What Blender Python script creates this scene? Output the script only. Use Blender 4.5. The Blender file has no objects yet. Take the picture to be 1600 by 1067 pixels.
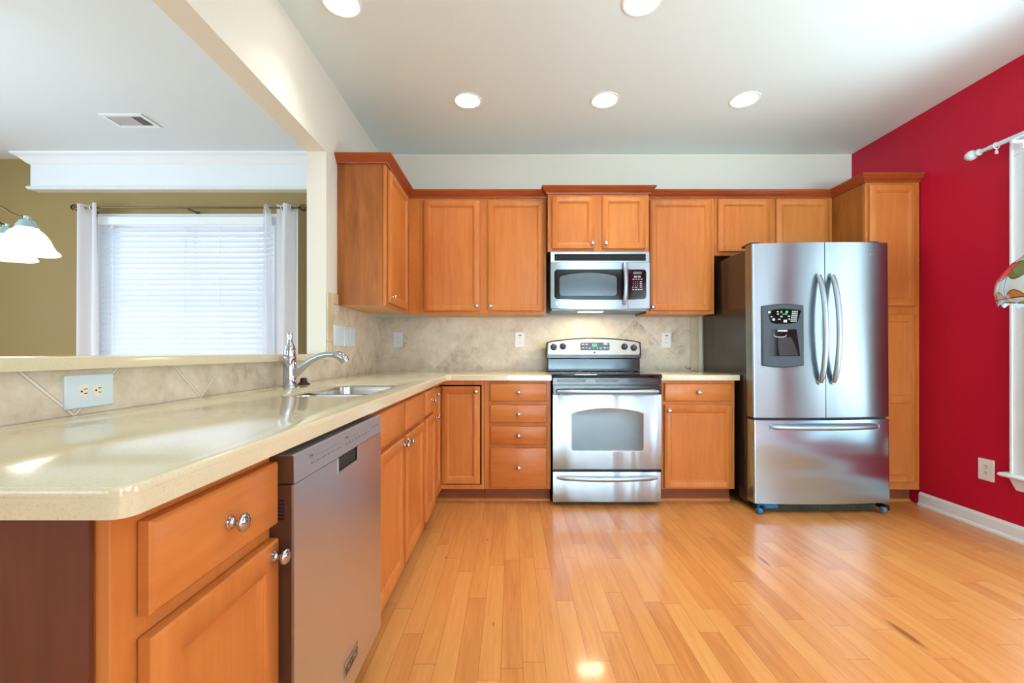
import bpy, bmesh, math, random
from mathutils import Vector, Matrix

random.seed(7)
sc = bpy.context.scene
COL = sc.collection
PI = math.pi

# ------------------------------------------------------------------ camera, world, light, exposure
CAM_Z = 1.074
F = 690.0
cam_data = bpy.data.cameras.new('camera')
cam_data.sensor_fit = 'HORIZONTAL'
cam_data.sensor_width = 36.0
cam_data.lens = F / 1600.0 * 36.0
cam_data.shift_y = 16.5 / 1600.0
cam_data.clip_start = 0.02
camera = bpy.data.objects.new('camera', cam_data)
camera.location = (0, 0, CAM_Z)
camera.rotation_euler = (PI / 2, 0, 0)
COL.objects.link(camera)
sc.camera = camera

sc.view_settings.view_transform = 'Standard'
sc.view_settings.look = 'None'
sc.view_settings.gamma = 1.0
sc.view_settings.use_curve_mapping = False
sc.view_settings.exposure = 0.40
sc.cycles.max_bounces = 10
sc.cycles.diffuse_bounces = 6
sc.cycles.glossy_bounces = 5
sc.cycles.transmission_bounces = 6
sc.cycles.sample_clamp_indirect = 6.0
sc.cycles.caustics_reflective = False
sc.cycles.caustics_refractive = False
sc.cycles.use_denoising = True

world = bpy.data.worlds.new('daylight')
sc.world = world
world.use_nodes = True
wnt = world.node_tree
wbg = wnt.nodes['Background']
wbg.inputs['Color'].default_value = (0.85, 0.92, 1.0, 1)
wbg.inputs['Strength'].default_value = 1.6


def area(name, loc, rot, sx, sy, power, color=(1, 1, 1), spread=PI):
    l = bpy.data.lights.new(name, 'AREA')
    l.shape = 'RECTANGLE'
    l.size, l.size_y = sx, sy
    l.energy = power
    l.color = color
    l.spread = spread
    o = bpy.data.objects.new(name, l)
    o.location = loc
    o.rotation_euler = rot
    COL.objects.link(o)
    return o


# daylight standing in the openings of real and added windows
DAY = (0.78, 0.95, 1.06)
area('daylight_right', (3.02, 1.82, 1.28), (0, PI / 2, 0), 1.75, 1.16, 8, DAY)         # right wall window
area('fill_nook', (3.02, -0.95, 1.50), (0, PI / 2, 0), 1.35, 2.3, 24, DAY)         # added fill lamp in a made-up nook window
area('daylight_rear', (1.5, -3.10, 1.25), (PI / 2, 0, 0), 2.1, 2.0, 66, DAY)           # rear patio window
# added fill lamps outside, aimed up through the same windows to brighten the ceiling
FILL_TINT = (0.70, 0.98, 1.08)


def up_light(name, loc, aim, sx, sy, power):
    o = area(name, loc, (0, 0, 0), sx, sy, power, FILL_TINT, math.radians(110))
    o.rotation_euler = (Vector(aim) - Vector(loc)).to_track_quat('-Z', 'Y').to_euler()


up_light('ceiling_fill_right', (4.3, 1.82, 0.25), (1.0, 1.82, 2.74), 2.0, 1.6, 48)
up_light('ceiling_fill_nook', (4.3, -0.95, 0.45), (1.0, -0.6, 2.74), 2.6, 1.6, 60)
up_light('ceiling_fill_rear', (1.5, -4.4, 0.05), (1.2, -0.5, 2.74), 2.4, 1.6, 420)
up_light('ceiling_fill_dining', (-7.0, 0.8, 0.1), (-3.0, 1.4, 2.74), 2.4, 1.6, 110)
FILL_DINING = (0.66, 0.90, 1.14)
area('fill_dining_side', (-5.72, 0.8, 1.4), (0, -PI / 2, 0), 1.7, 2.5, 80, FILL_DINING)  # added fill lamp in a made-up side window of the dining room
area('fill_dining_rear', (-3.3, -3.10, 1.35), (PI / 2, 0, 0), 2.1, 1.7, 36, FILL_DINING)  # likewise added, in a made-up window of the rear wall
area('daylight_blind', (-2.78, 4.05, 1.55), (-PI / 2, 0, 0), 1.5, 1.45, 4.6, (1.0, 0.99, 0.98))

CAN_W = 16.0       # each recessed lamp
CHAND_W = 2.0      # each chandelier bulb
HOOD_W = 4.0       # lamp under the microwave

# ------------------------------------------------------------------ dimensions
H = 2.746          # ceiling
YB = 3.734         # kitchen back wall
YD = 3.83          # dining room back wall
XL = -1.112        # kitchen side of the left wall
XLD = -1.227       # dining side
XR = 2.872         # red wall
YREAR = -3.0
XDIN = -5.6
BEAM_Z = 2.273
WALL_END = 2.641   # where the left wall ends at the pass-through


# ------------------------------------------------------------------ mesh helpers
class MB:
    """collects shapes (in local axes mapped by T) and links them as one mesh object"""

    def __init__(self, T=None):
        self.v, self.f, self.T = [], [], T

    def add(self, vs, fs):
        n = len(self.v)
        if self.T:
            vs = [self.T(*p) for p in vs]
        self.v += [tuple(p) for p in vs]
        self.f += [tuple(n + i for i in f) for f in fs]
        return self

    def box(self, a0, a1, b0, b1, c0, c1, bev=0.0):
        if bev <= 0:
            vs = [(x, y, z) for x in (a0, a1) for y in (b0, b1) for z in (c0, c1)]
            fs = [(0, 1, 3, 2), (4, 6, 7, 5), (0, 4, 5, 1), (2, 3, 7, 6), (0, 2, 6, 4), (1, 5, 7, 3)]
            return self.add(vs, fs)
        lo, hi = (a0, b0, c0), (a1, b1, c1)
        vs, idx = [], {}
        for sx in (0, 1):
            for sy in (0, 1):
                for sz in (0, 1):
                    s = (sx, sy, sz)
                    for ax in range(3):
                        p = []
                        for k in range(3):
                            base = hi[k] if s[k] else lo[k]
                            off = 0 if k == ax else (-bev if s[k] else bev)
                            p.append(base + off)
                        idx[(s, ax)] = len(vs)
                        vs.append(tuple(p))
        fs = []
        for ax in range(3):
            o = [k for k in range(3) if k != ax]
            for side in (0, 1):
                q = []
                for (p, r) in ((0, 0), (1, 0), (1, 1), (0, 1)):
                    s = [0, 0, 0]
                    s[ax] = side
                    s[o[0]] = p
                    s[o[1]] = r
                    q.append(idx[(tuple(s), ax)])
                fs.append(tuple(q))
            for p in (0, 1):
                for r in (0, 1):
                    s0, s1 = [0, 0, 0], [0, 0, 0]
                    s0[ax], s1[ax] = 0, 1
                    s0[o[0]] = s1[o[0]] = p
                    s0[o[1]] = s1[o[1]] = r
                    s0, s1 = tuple(s0), tuple(s1)
                    fs.append((idx[(s0, o[0])], idx[(s1, o[0])], idx[(s1, o[1])], idx[(s0, o[1])]))
        for sx in (0, 1):
            for sy in (0, 1):
                for sz in (0, 1):
                    s = (sx, sy, sz)
                    fs.append(tuple(idx[(s, ax)] for ax in range(3)))
        return self.add(vs, fs)

    def rings(self, rings, cap0=True, cap1=True, closed=True):
        n = len(rings[0])
        vs = [p for r in rings for p in r]
        fs = []
        for k in range(len(rings) - 1):
            for i in range(n if closed else n - 1):
                j = (i + 1) % n
                fs.append((k * n + i, k * n + j, (k + 1) * n + j, (k + 1) * n + i))
        if cap0:
            fs.append(tuple(range(n)))
        if cap1:
            fs.append(tuple((len(rings) - 1) * n + i for i in range(n)))
        return self.add(vs, fs)

    def lathe(self, prof, o=(0, 0, 0), ax=(0, 0, 1), seg=24, cap0=True, cap1=True):
        ax = Vector(ax).normalized()
        e1 = ax.orthogonal().normalized()
        e2 = ax.cross(e1)
        o = Vector(o)
        rs = []
        for r, h in prof:
            rs.append([tuple(o + ax * h + (e1 * math.cos(t) + e2 * math.sin(t)) * max(r, 1e-5))
                       for t in (2 * PI * i / seg for i in range(seg))])
        return self.rings(rs, cap0, cap1)

    def cyl(self, p0, p1, r, seg=20, r1=None):
        p0, p1 = Vector(p0), Vector(p1)
        d = p1 - p0
        return self.lathe([(r, 0), (r if r1 is None else r1, d.length)], p0, d, seg)

    def tube(self, pts, rad, seg=12, ref=None, flat=1.0):
        pts = [Vector(p) for p in pts]
        rs = []
        e1 = None
        for i, p in enumerate(pts):
            t = (pts[min(i + 1, len(pts) - 1)] - pts[max(i - 1, 0)]).normalized()
            if e1 is None:
                e1 = (Vector(ref) if ref else t.orthogonal())
            e1 = (e1 - t * e1.dot(t)).normalized()
            e2 = t.cross(e1)
            r = rad[i] if isinstance(rad, (list, tuple)) else rad
            rs.append([tuple(p + (e1 * math.cos(a) * flat + e2 * math.sin(a)) * r)
                       for a in (2 * PI * k / seg for k in range(seg))])
        return self.rings(rs)

    def prism(self, poly, d0, d1, put, bev=0.0):
        """poly: 2d points; put(a, b, d) -> local point; d1 may carry a small chamfer"""
        if bev > 0:
            c = inset_poly(poly, bev)
            s = 1 if d1 > d0 else -1
            rs = [[put(a, b, d0) for a, b in poly], [put(a, b, d1 - s * bev) for a, b in poly], [put(a, b, d1) for a, b in c]]
        else:
            rs = [[put(a, b, d0) for a, b in poly], [put(a, b, d1) for a, b in poly]]
        return self.rings(rs)

    def build(self, name, mat, parent=None, smooth=35):
        me = bpy.data.meshes.new(name)
        off = world_loc(parent) if parent else Vector((0, 0, 0))
        me.from_pydata([tuple(Vector(p) - off) for p in self.v], [], self.f)
        bm = bmesh.new()
        bm.from_mesh(me)
        bmesh.ops.recalc_face_normals(bm, faces=bm.faces)
        bm.to_mesh(me)
        bm.free()
        if smooth:
            me.polygons.foreach_set('use_smooth', [True] * len(me.polygons))
            me.set_sharp_from_angle(angle=math.radians(smooth))
        me.materials.append(mat)
        o = bpy.data.objects.new(name, me)
        COL.objects.link(o)
        if parent:
            o.parent = parent
        return o


def world_loc(o):
    v = Vector((0, 0, 0))
    while o:
        v += o.location
        o = o.parent
    return v


def inset_poly(poly, d):
    n = len(poly)
    area2 = sum(poly[i][0] * poly[(i + 1) % n][1] - poly[(i + 1) % n][0] * poly[i][1] for i in range(n))
    s = 1 if area2 > 0 else -1
    out = []
    for i in range(n):
        p, q, r = Vector(poly[i - 1]), Vector(poly[i]), Vector(poly[(i + 1) % n])
        a, b = (q - p), (r - q)
        a = a.normalized() if a.length > 1e-9 else b.normalized()
        b = b.normalized() if b.length > 1e-9 else a
        n1, n2 = Vector((-a.y, a.x)) * s, Vector((-b.y, b.x)) * s
        m = (n1 + n2)
        m = m.normalized() if m.length > 1e-6 else n1
        k = d / max(0.35, m.dot(n1))
        out.append(tuple(q + m * k))
    return out


def rrect(x0, x1, y0, y1, r, n=6):
    pts = []
    for cx, cy, a0 in ((x1 - r, y0 + r, -PI / 2), (x1 - r, y1 - r, 0), (x0 + r, y1 - r, PI / 2), (x0 + r, y0 + r, PI)):
        for i in range(n + 1):
            a = a0 + PI / 2 * i / n
            pts.append((cx + r * math.cos(a), cy + r * math.sin(a)))
    return pts


def back(yf):
    """local (u, d, z): u along +X, d out of a wall that faces the camera"""
    return lambda u, d, z: (u, yf - d, z)


def left(xf):
    """local (u, d, z): u along +Y, d towards +X"""
    return lambda u, d, z: (xf + d, u, z)


def right(xf):
    return lambda u, d, z: (xf - d, u, z)


UDZ = lambda a, b, d: (a, d, b)     # 2-d (u, z) outline pushed out along d


def thing(name, label, cat, loc=(0, 0, 0), group=None):
    o = bpy.data.objects.new(name, None)
    o.empty_display_size = 0.05
    o.location = loc
    COL.objects.link(o)
    tag(o, label, cat, group)
    return o


def tag(o, label=None, cat=None, group=None, kind=None):
    if label:
        o['label'] = label
    if cat:
        o['category'] = cat
    if group:
        o['group'] = group
    if kind:
        o['kind'] = kind
    return o


def struct(name, mb, mat, parent=None, smooth=0):
    o = mb.build(name, mat, parent, smooth)
    if not parent:
        o['kind'] = 'structure'
    return o


def text_mesh(body, size, place, depth=0.0006, align='CENTER', bold=0.0, sx=1.0):
    """letters as mesh data: place(a, b, d) maps the flat letter plane"""
    cu = bpy.data.curves.new('lettering', 'FONT')
    cu.body = body
    cu.size = size
    cu.align_x = align
    cu.align_y = 'CENTER'
    cu.extrude = depth / 2
    cu.offset = bold
    cu.resolution_u = 3
    to = bpy.data.objects.new('lettering', cu)
    COL.objects.link(to)
    dg = bpy.context.evaluated_depsgraph_get()
    me = bpy.data.meshes.new_from_object(to.evaluated_get(dg))
    vs = [place(v.co.x * sx, v.co.y, v.co.z + depth / 2) for v in me.vertices]
    fs = [tuple(p.vertices) for p in me.polygons]
    bpy.data.objects.remove(to)
    bpy.data.curves.remove(cu)
    bpy.data.meshes.remove(me)
    return vs, fs


# ------------------------------------------------------------------ materials
def lin(r, g, b):
    f = lambda c: (c / 255 / 12.92) if c / 255 <= 0.04045 else ((c / 255 + 0.055) / 1.055) ** 2.4
    return (f(r), f(g), f(b), 1)


def new_mat(name):
    m = bpy.data.materials.new(name)
    m.use_nodes = True
    nt = m.node_tree
    return m, nt, nt.nodes['Principled BSDF']


def N(nt, t, **kw):
    n = nt.nodes.new(t)
    for k, v in kw.items():
        setattr(n, k, v)
    return n


def math_node(nt, op, a, b=None, c=None):
    n = N(nt, 'ShaderNodeMath', operation=op)
    for i, v in enumerate((a, b, c)):
        if v is None:
            continue
        if isinstance(v, (int, float)):
            n.inputs[i].default_value = v
        else:
            nt.links.new(v, n.inputs[i])
    return n.outputs[0]


def noise(nt, vec, scale, detail=3, rough=0.5, dist=0.0):
    n = N(nt, 'ShaderNodeTexNoise')
    n.inputs['Scale'].default_value = scale
    n.inputs['Detail'].default_value = detail
    n.inputs['Roughness'].default_value = rough
    n.inputs['Distortion'].default_value = dist
    if vec is not None:
        nt.links.new(vec, n.inputs['Vector'])
    return n.outputs['Fac']


def mapped(nt, scale=(1, 1, 1), loc=(0, 0, 0)):
    tc = N(nt, 'ShaderNodeTexCoord')
    mp = N(nt, 'ShaderNodeMapping')
    mp.inputs['Scale'].default_value = scale
    mp.inputs['Location'].default_value = loc
    nt.links.new(tc.outputs['Object'], mp.inputs['Vector'])
    return mp.outputs['Vector']


def ramp(nt, fac, stops):
    r = N(nt, 'ShaderNodeValToRGB')
    el = r.color_ramp.elements
    while len(el) < len(stops):
        el.new(0.5)
    for e, (p, c) in zip(el, stops):
        e.position = p
        e.color = c
    nt.links.new(fac, r.inputs['Fac'])
    return r.outputs['Color']


def mixc(nt, fac, a, b, mode='MIX'):
    m = N(nt, 'ShaderNodeMix', data_type='RGBA', blend_type=mode)
    for sock, v in ((m.inputs[0], fac), (m.inputs[6], a), (m.inputs[7], b)):
        if isinstance(v, (int, float)):
            sock.default_value = v
        elif isinstance(v, tuple):
            sock.default_value = v
        else:
            nt.links.new(v, sock)
    return m.outputs[2]


def bump(nt, bsdf, height, strength=0.2, dist=0.002):
    b = N(nt, 'ShaderNodeBump')
    b.inputs['Strength'].default_value = strength
    b.inputs['Distance'].default_value = dist
    nt.links.new(height, b.inputs['Height'])
    nt.links.new(b.outputs['Normal'], bsdf.inputs['Normal'])


def plain(name, col, rough=0.5, metal=0.0, spec=0.5, coat=0.0, vary=0.0):
    m, nt, b = new_mat(name)
    b.inputs['Base Color'].default_value = col
    b.inputs['Roughness'].default_value = rough
    b.inputs['Metallic'].default_value = metal
    b.inputs['Specular IOR Level'].default_value = spec
    b.inputs['Coat Weight'].default_value = coat
    b.inputs['Coat Roughness'].default_value = 0.08
    if vary:
        f = noise(nt, mapped(nt), 6, 4)
        c = ramp(nt, f, [(0.3, tuple(x * (1 - vary) for x in col[:3]) + (1,)), (0.7, tuple(min(1, x * (1 + vary)) for x in col[:3]) + (1,))])
        nt.links.new(c, b.inputs['Base Color'])
    return m


def paint(name, col, tex=0.05, rough=0.55):
    m, nt, b = new_mat(name)
    b.inputs['Base Color'].default_value = col
    b.inputs['Roughness'].default_value = rough
    b.inputs['Specular IOR Level'].default_value = 0.3
    bump(nt, b, noise(nt, mapped(nt), 160, 2), tex, 0.002)
    return m


def wood(name, c_lo, c_hi, scale, rough=0.34):
    m, nt, b = new_mat(name)
    v = mapped(nt, scale)
    grain = noise(nt, v, 3.2, 6, 0.62, 0.4)
    blotch = noise(nt, mapped(nt, tuple(0.3 + 0.09 * s for s in scale)), 2.6, 3, 0.5, 0.3)
    f = math_node(nt, 'ADD', math_node(nt, 'MULTIPLY', grain, 0.5), math_node(nt, 'MULTIPLY', blotch, 0.5))
    c = ramp(nt, f, [(0.34, c_lo), (0.66, c_hi)])
    nt.links.new(c, b.inputs['Base Color'])
    b.inputs['Roughness'].default_value = rough
    b.inputs['Coat Weight'].default_value = 0.08
    b.inputs['Coat Roughness'].default_value = 0.2
    b.inputs['Specular IOR Level'].default_value = 0.28
    bump(nt, b, grain, 0.04, 0.001)
    return m


W_LO, W_HI = lin(182, 102, 45), lin(205, 128, 62)
WOOD_V = wood('maple_stain_upright', W_LO, W_HI, (9, 9, 0.9))
WOOD_H = wood('maple_stain_level', W_LO, W_HI, (0.9, 0.9, 9))
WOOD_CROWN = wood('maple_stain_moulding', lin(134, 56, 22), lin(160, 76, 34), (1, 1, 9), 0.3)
WOOD_END = wood('maple_veneer_end', lin(122, 66, 24), lin(178, 108, 48), (7, 7, 0.8), 0.4)
WOOD_DARK = wood('maple_veneer_dark', lin(92, 46, 30), lin(116, 62, 40), (7, 7, 0.8), 0.5)  # dark laminate, deepened for the weak light at the near end
WOOD_RAW = wood('maple_raw_underside', lin(214, 160, 100), lin(232, 184, 126), (1, 6, 6), 0.5)
WOOD_KICK = wood('toe_kick_wood', lin(120, 62, 36), lin(150, 84, 50), (1, 1, 8), 0.45)
DARK = plain('dark_gap', lin(18, 12, 9), 0.8)
WALL = paint('cream_wall_paint', lin(221, 220, 207))
CEIL = paint('ceiling_paint', lin(222, 236, 236), 0.03, 0.7)  # cool tint put into the paint to offset orange floor bounce
CEIL_D = paint('dining_ceiling_paint', lin(216, 226, 230), 0.03, 0.7)
RED = paint('crimson_wall_paint', lin(188, 12, 48), 0.05, 0.5)
TAN = paint('olive_tan_wall_paint', lin(152, 132, 84), 0.04, 0.6)
TRIM = plain('white_trim_paint', lin(230, 237, 241), 0.32)
CHROME = plain('chrome', lin(186, 192, 200), 0.05, 1.0)
NICKEL = plain('polished_nickel', lin(214, 212, 208), 0.16, 1.0)
BLACK = plain('black_enamel', lin(16, 17, 19), 0.16)
BLACK_M = plain('black_plastic', lin(24, 25, 27), 0.42)
BLACK_G = plain('black_glass', lin(10, 12, 14), 0.06, 0.0, 0.4, 0.0)
GREY_P = plain('grey_plastic', lin(54, 66, 74), 0.38)
PLATE = plain('white_plate_plastic', lin(232, 234, 232), 0.3)
PLATE_B = plain('pale_plate_plastic', lin(206, 222, 230), 0.3)
CREAM_P = plain('cream_receptacle_plastic', lin(226, 224, 206), 0.3)
SLOT = plain('slot_black', lin(30, 28, 26), 0.6)
LEGEND = plain('legend_white', lin(205, 210, 212), 0.5)
LEGEND_D = plain('legend_grey', lin(96, 98, 104), 0.5)
BRONZE = plain('dark_bronze', lin(62, 44, 34), 0.35, 0.7)
DW_SIDE = plain('dishwasher_side', lin(92, 56, 38), 0.35, 0.2)
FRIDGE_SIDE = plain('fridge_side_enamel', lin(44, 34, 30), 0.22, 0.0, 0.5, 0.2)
BLUE_T = plain('blue_tape', lin(28, 110, 170), 0.5)
RUBBER = plain('grey_rubber', lin(86, 116, 126), 0.5)
GRILLE = plain('dusty_grille', lin(52, 58, 46), 0.8, vary=0.4)


def brushed(name, col, rough=0.24, wave=0.0, axis='Z', aniso=0.7, wscale=(3, 3, 0.6), rot=0.25):
    m, nt, b = new_mat(name)
    b.inputs['Base Color'].default_value = col
    b.inputs['Metallic'].default_value = 1.0
    b.inputs['Roughness'].default_value = rough
    b.inputs['Anisotropic'].default_value = aniso
    b.inputs['Anisotropic Rotation'].default_value = rot
    t = N(nt, 'ShaderNodeTangent', direction_type='RADIAL', axis=axis)
    nt.links.new(t.outputs['Tangent'], b.inputs['Tangent'])
    if wave:
        bump(nt, b, noise(nt, mapped(nt, wscale), 1.0, 1, 0.4), wave, 0.05)
    return m


STEEL = brushed('brushed_steel', lin(158, 173, 180), 0.30, 0.13, aniso=0.93)
STEEL_F = brushed('brushed_steel_freezer', lin(178, 208, 226), 0.20, 0.30, aniso=0.3, wscale=(1.4, 1.4, 4.5))
STEEL_O = brushed('brushed_steel_oven', lin(182, 198, 208), 0.33, 0.14, aniso=0.95, wscale=(11, 11, 0.5))
STEEL_DW = brushed('brushed_steel_dishwasher', lin(212, 216, 226), 0.3, 0.04)
STEEL_PANEL = plain('satin_control_steel', lin(176, 178, 184), 0.42, 0.75)
STEEL_WARM = brushed('warm_brushed_steel', lin(150, 142, 132), 0.34)
STEEL_SINK = brushed('sink_steel', lin(190, 186, 178), 0.22, aniso=0.3)
HANDLE = plain('satin_steel_handle', lin(172, 184, 190), 0.42, 1.0)


def emit(name, col, strength):
    m, nt, b = new_mat(name)
    b.inputs['Base Color'].default_value = col
    b.inputs['Emission Color'].default_value = col
    b.inputs['Emission Strength'].default_value = strength
    return m


LAMP = emit('lamp_lens', (1, 0.96, 0.9, 1), 9.0)
SHADE_LIT = emit('lit_frosted_glass', (1, 0.98, 0.94, 1), 1.6)
LED_G = emit('green_led', (0.12, 1.0, 0.16, 1), 1.1)
HOODLAMP = emit('hood_lamp', (1, 0.85, 0.55, 1), 5.0)


def translucent(name, col, fac):
    m, nt, b = new_mat(name)
    b.inputs['Base Color'].default_value = col
    b.inputs['Roughness'].default_value = 0.6
    t = N(nt, 'ShaderNodeBsdfTranslucent')
    t.inputs['Color'].default_value = col
    mx = N(nt, 'ShaderNodeMixShader')
    mx.inputs[0].default_value = fac
    nt.links.new(b.outputs[0], mx.inputs[1])
    nt.links.new(t.outputs[0], mx.inputs[2])
    nt.links.new(mx.outputs[0], nt.nodes['Material Output'].inputs['Surface'])
    return m, nt, mx


SLATS, _, _ = translucent('blind_slat_white', lin(236, 240, 246), 0.25)
CURT, _, _ = translucent('white_curtain_cloth', lin(238, 241, 246), 0.35)
SHEER, nt_, mx_ = translucent('sheer_white_curtain', lin(238, 241, 246), 0.45)
tr_ = N(nt_, 'ShaderNodeBsdfTransparent')
m2_ = N(nt_, 'ShaderNodeMixShader')
m2_.inputs[0].default_value = 0.35
nt_.links.new(mx_.outputs[0], m2_.inputs[1])
nt_.links.new(tr_.outputs[0], m2_.inputs[2])
nt_.links.new(m2_.outputs[0], nt_.nodes['Material Output'].inputs['Surface'])


def glass_pane():
    m, nt, b = new_mat('window_glass')
    b.inputs['Roughness'].default_value = 0.0
    b.inputs['Base Color'].default_value = (0.9, 0.95, 1, 1)
    t = N(nt, 'ShaderNodeBsdfTransparent')
    mx = N(nt, 'ShaderNodeMixShader')
    mx.inputs[0].default_value = 0.08
    nt.links.new(t.outputs[0], mx.inputs[1])
    nt.links.new(b.outputs[0], mx.inputs[2])
    nt.links.new(mx.outputs[0], nt.nodes['Material Output'].inputs['Surface'])
    return m


GLASS = glass_pane()


def floor_mat():
    m, nt, b = new_mat('oak_strip_floor')
    tc = N(nt, 'ShaderNodeTexCoord')
    sp = N(nt, 'ShaderNodeSeparateXYZ')
    nt.links.new(tc.outputs['Object'], sp.inputs[0])
    x, y = sp.outputs['X'], sp.outputs['Y']
    u = math_node(nt, 'DIVIDE', math_node(nt, 'ADD', x, 0.0376), 0.0757)
    row = math_node(nt, 'FLOOR', u)
    fu = math_node(nt, 'FRACT', u)
    w1 = N(nt, 'ShaderNodeTexWhiteNoise', noise_dimensions='1D')
    nt.links.new(row, w1.inputs['W'])
    v = math_node(nt, 'ADD', math_node(nt, 'DIVIDE', y, 0.78), math_node(nt, 'MULTIPLY', w1.outputs['Value'], 7.0))
    seg = math_node(nt, 'FLOOR', v)
    fv = math_node(nt, 'FRACT', v)
    cb = N(nt, 'ShaderNodeCombineXYZ')
    nt.links.new(row, cb.inputs[0])
    nt.links.new(seg, cb.inputs[1])
    w2 = N(nt, 'ShaderNodeTexWhiteNoise', noise_dimensions='2D')
    nt.links.new(cb.outputs[0], w2.inputs['Vector'])
    pid = w2.outputs['Value']
    # grain
    g = N(nt, 'ShaderNodeCombineXYZ')
    nt.links.new(math_node(nt, 'MULTIPLY', x, 26.0), g.inputs[0])
    nt.links.new(math_node(nt, 'MULTIPLY', y, 1.9), g.inputs[1])
    nt.links.new(math_node(nt, 'MULTIPLY', pid, 40.0), g.inputs[2])
    grain = noise(nt, g.outputs[0], 1.0, 4, 0.6, 0.9)
    fine = N(nt, 'ShaderNodeCombineXYZ')
    nt.links.new(math_node(nt, 'MULTIPLY', x, 190.0), fine.inputs[0])
    nt.links.new(math_node(nt, 'MULTIPLY', y, 7.0), fine.inputs[1])
    nt.links.new(math_node(nt, 'MULTIPLY', pid, 40.0), fine.inputs[2])
    fgrain = noise(nt, fine.outputs[0], 1.0, 3, 0.6)
    f = math_node(nt, 'ADD', math_node(nt, 'MULTIPLY', grain, 0.50), math_node(nt, 'ADD', math_node(nt, 'MULTIPLY', pid, 0.22), math_node(nt, 'MULTIPLY', fgrain, 0.28)))
    c = ramp(nt, f, [(0.28, lin(194, 118, 58)), (0.5, lin(217, 144, 76)), (0.74, lin(227, 163, 94))])
    # knots that the boards carry
    knot = None
    for kx, ky, rx, ry in ((1.50, 1.684, 0.018, 0.10), (1.295, 2.273, 0.013, 0.07), (-0.139, 2.529, 0.008, 0.016), (-0.345, 2.309, 0.007, 0.014), (-0.073, 1.744, 0.004, 0.02), (2.26, 1.92, 0.012, 0.05)):
        dx = math_node(nt, 'DIVIDE', math_node(nt, 'SUBTRACT', math_node(nt, 'ADD', x, math_node(nt, 'MULTIPLY', math_node(nt, 'SUBTRACT', grain, 0.5), 0.02)), kx), rx)
        dy = math_node(nt, 'DIVIDE', math_node(nt, 'SUBTRACT', y, ky), ry)
        d = math_node(nt, 'ADD', math_node(nt, 'MULTIPLY', dx, dx), math_node(nt, 'MULTIPLY', dy, dy))
        k = math_node(nt, 'SUBTRACT', 1.0, math_node(nt, 'MINIMUM', d, 1.0))
        knot = k if knot is None else math_node(nt, 'MAXIMUM', knot, k)
    c = mixc(nt, math_node(nt, 'MULTIPLY', math_node(nt, 'MINIMUM', math_node(nt, 'MULTIPLY', knot, 1.3), 1.0), 0.7), c, lin(104, 56, 24))
    # seams
    eu = math_node(nt, 'MINIMUM', fu, math_node(nt, 'SUBTRACT', 1.0, fu))
    ev = math_node(nt, 'MINIMUM', fv, math_node(nt, 'SUBTRACT', 1.0, fv))
    su = math_node(nt, 'LESS_THAN', eu, 0.009)
    sv = math_node(nt, 'LESS_THAN', ev, 0.0012)
    seam = math_node(nt, 'MAXIMUM', su, sv)
    c = mixc(nt, math_node(nt, 'MULTIPLY', seam, 0.75), c, lin(104, 58, 26))
    nt.links.new(c, b.inputs['Base Color'])
    b.inputs['Roughness'].default_value = 0.36
    b.inputs['Coat Weight'].default_value = 0.30
    b.inputs['Coat Roughness'].default_value = 0.1
    h = math_node(nt, 'SUBTRACT', math_node(nt, 'MULTIPLY', grain, 0.25), seam)
    bump(nt, b, h, 0.08, 0.001)
    return m


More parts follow.
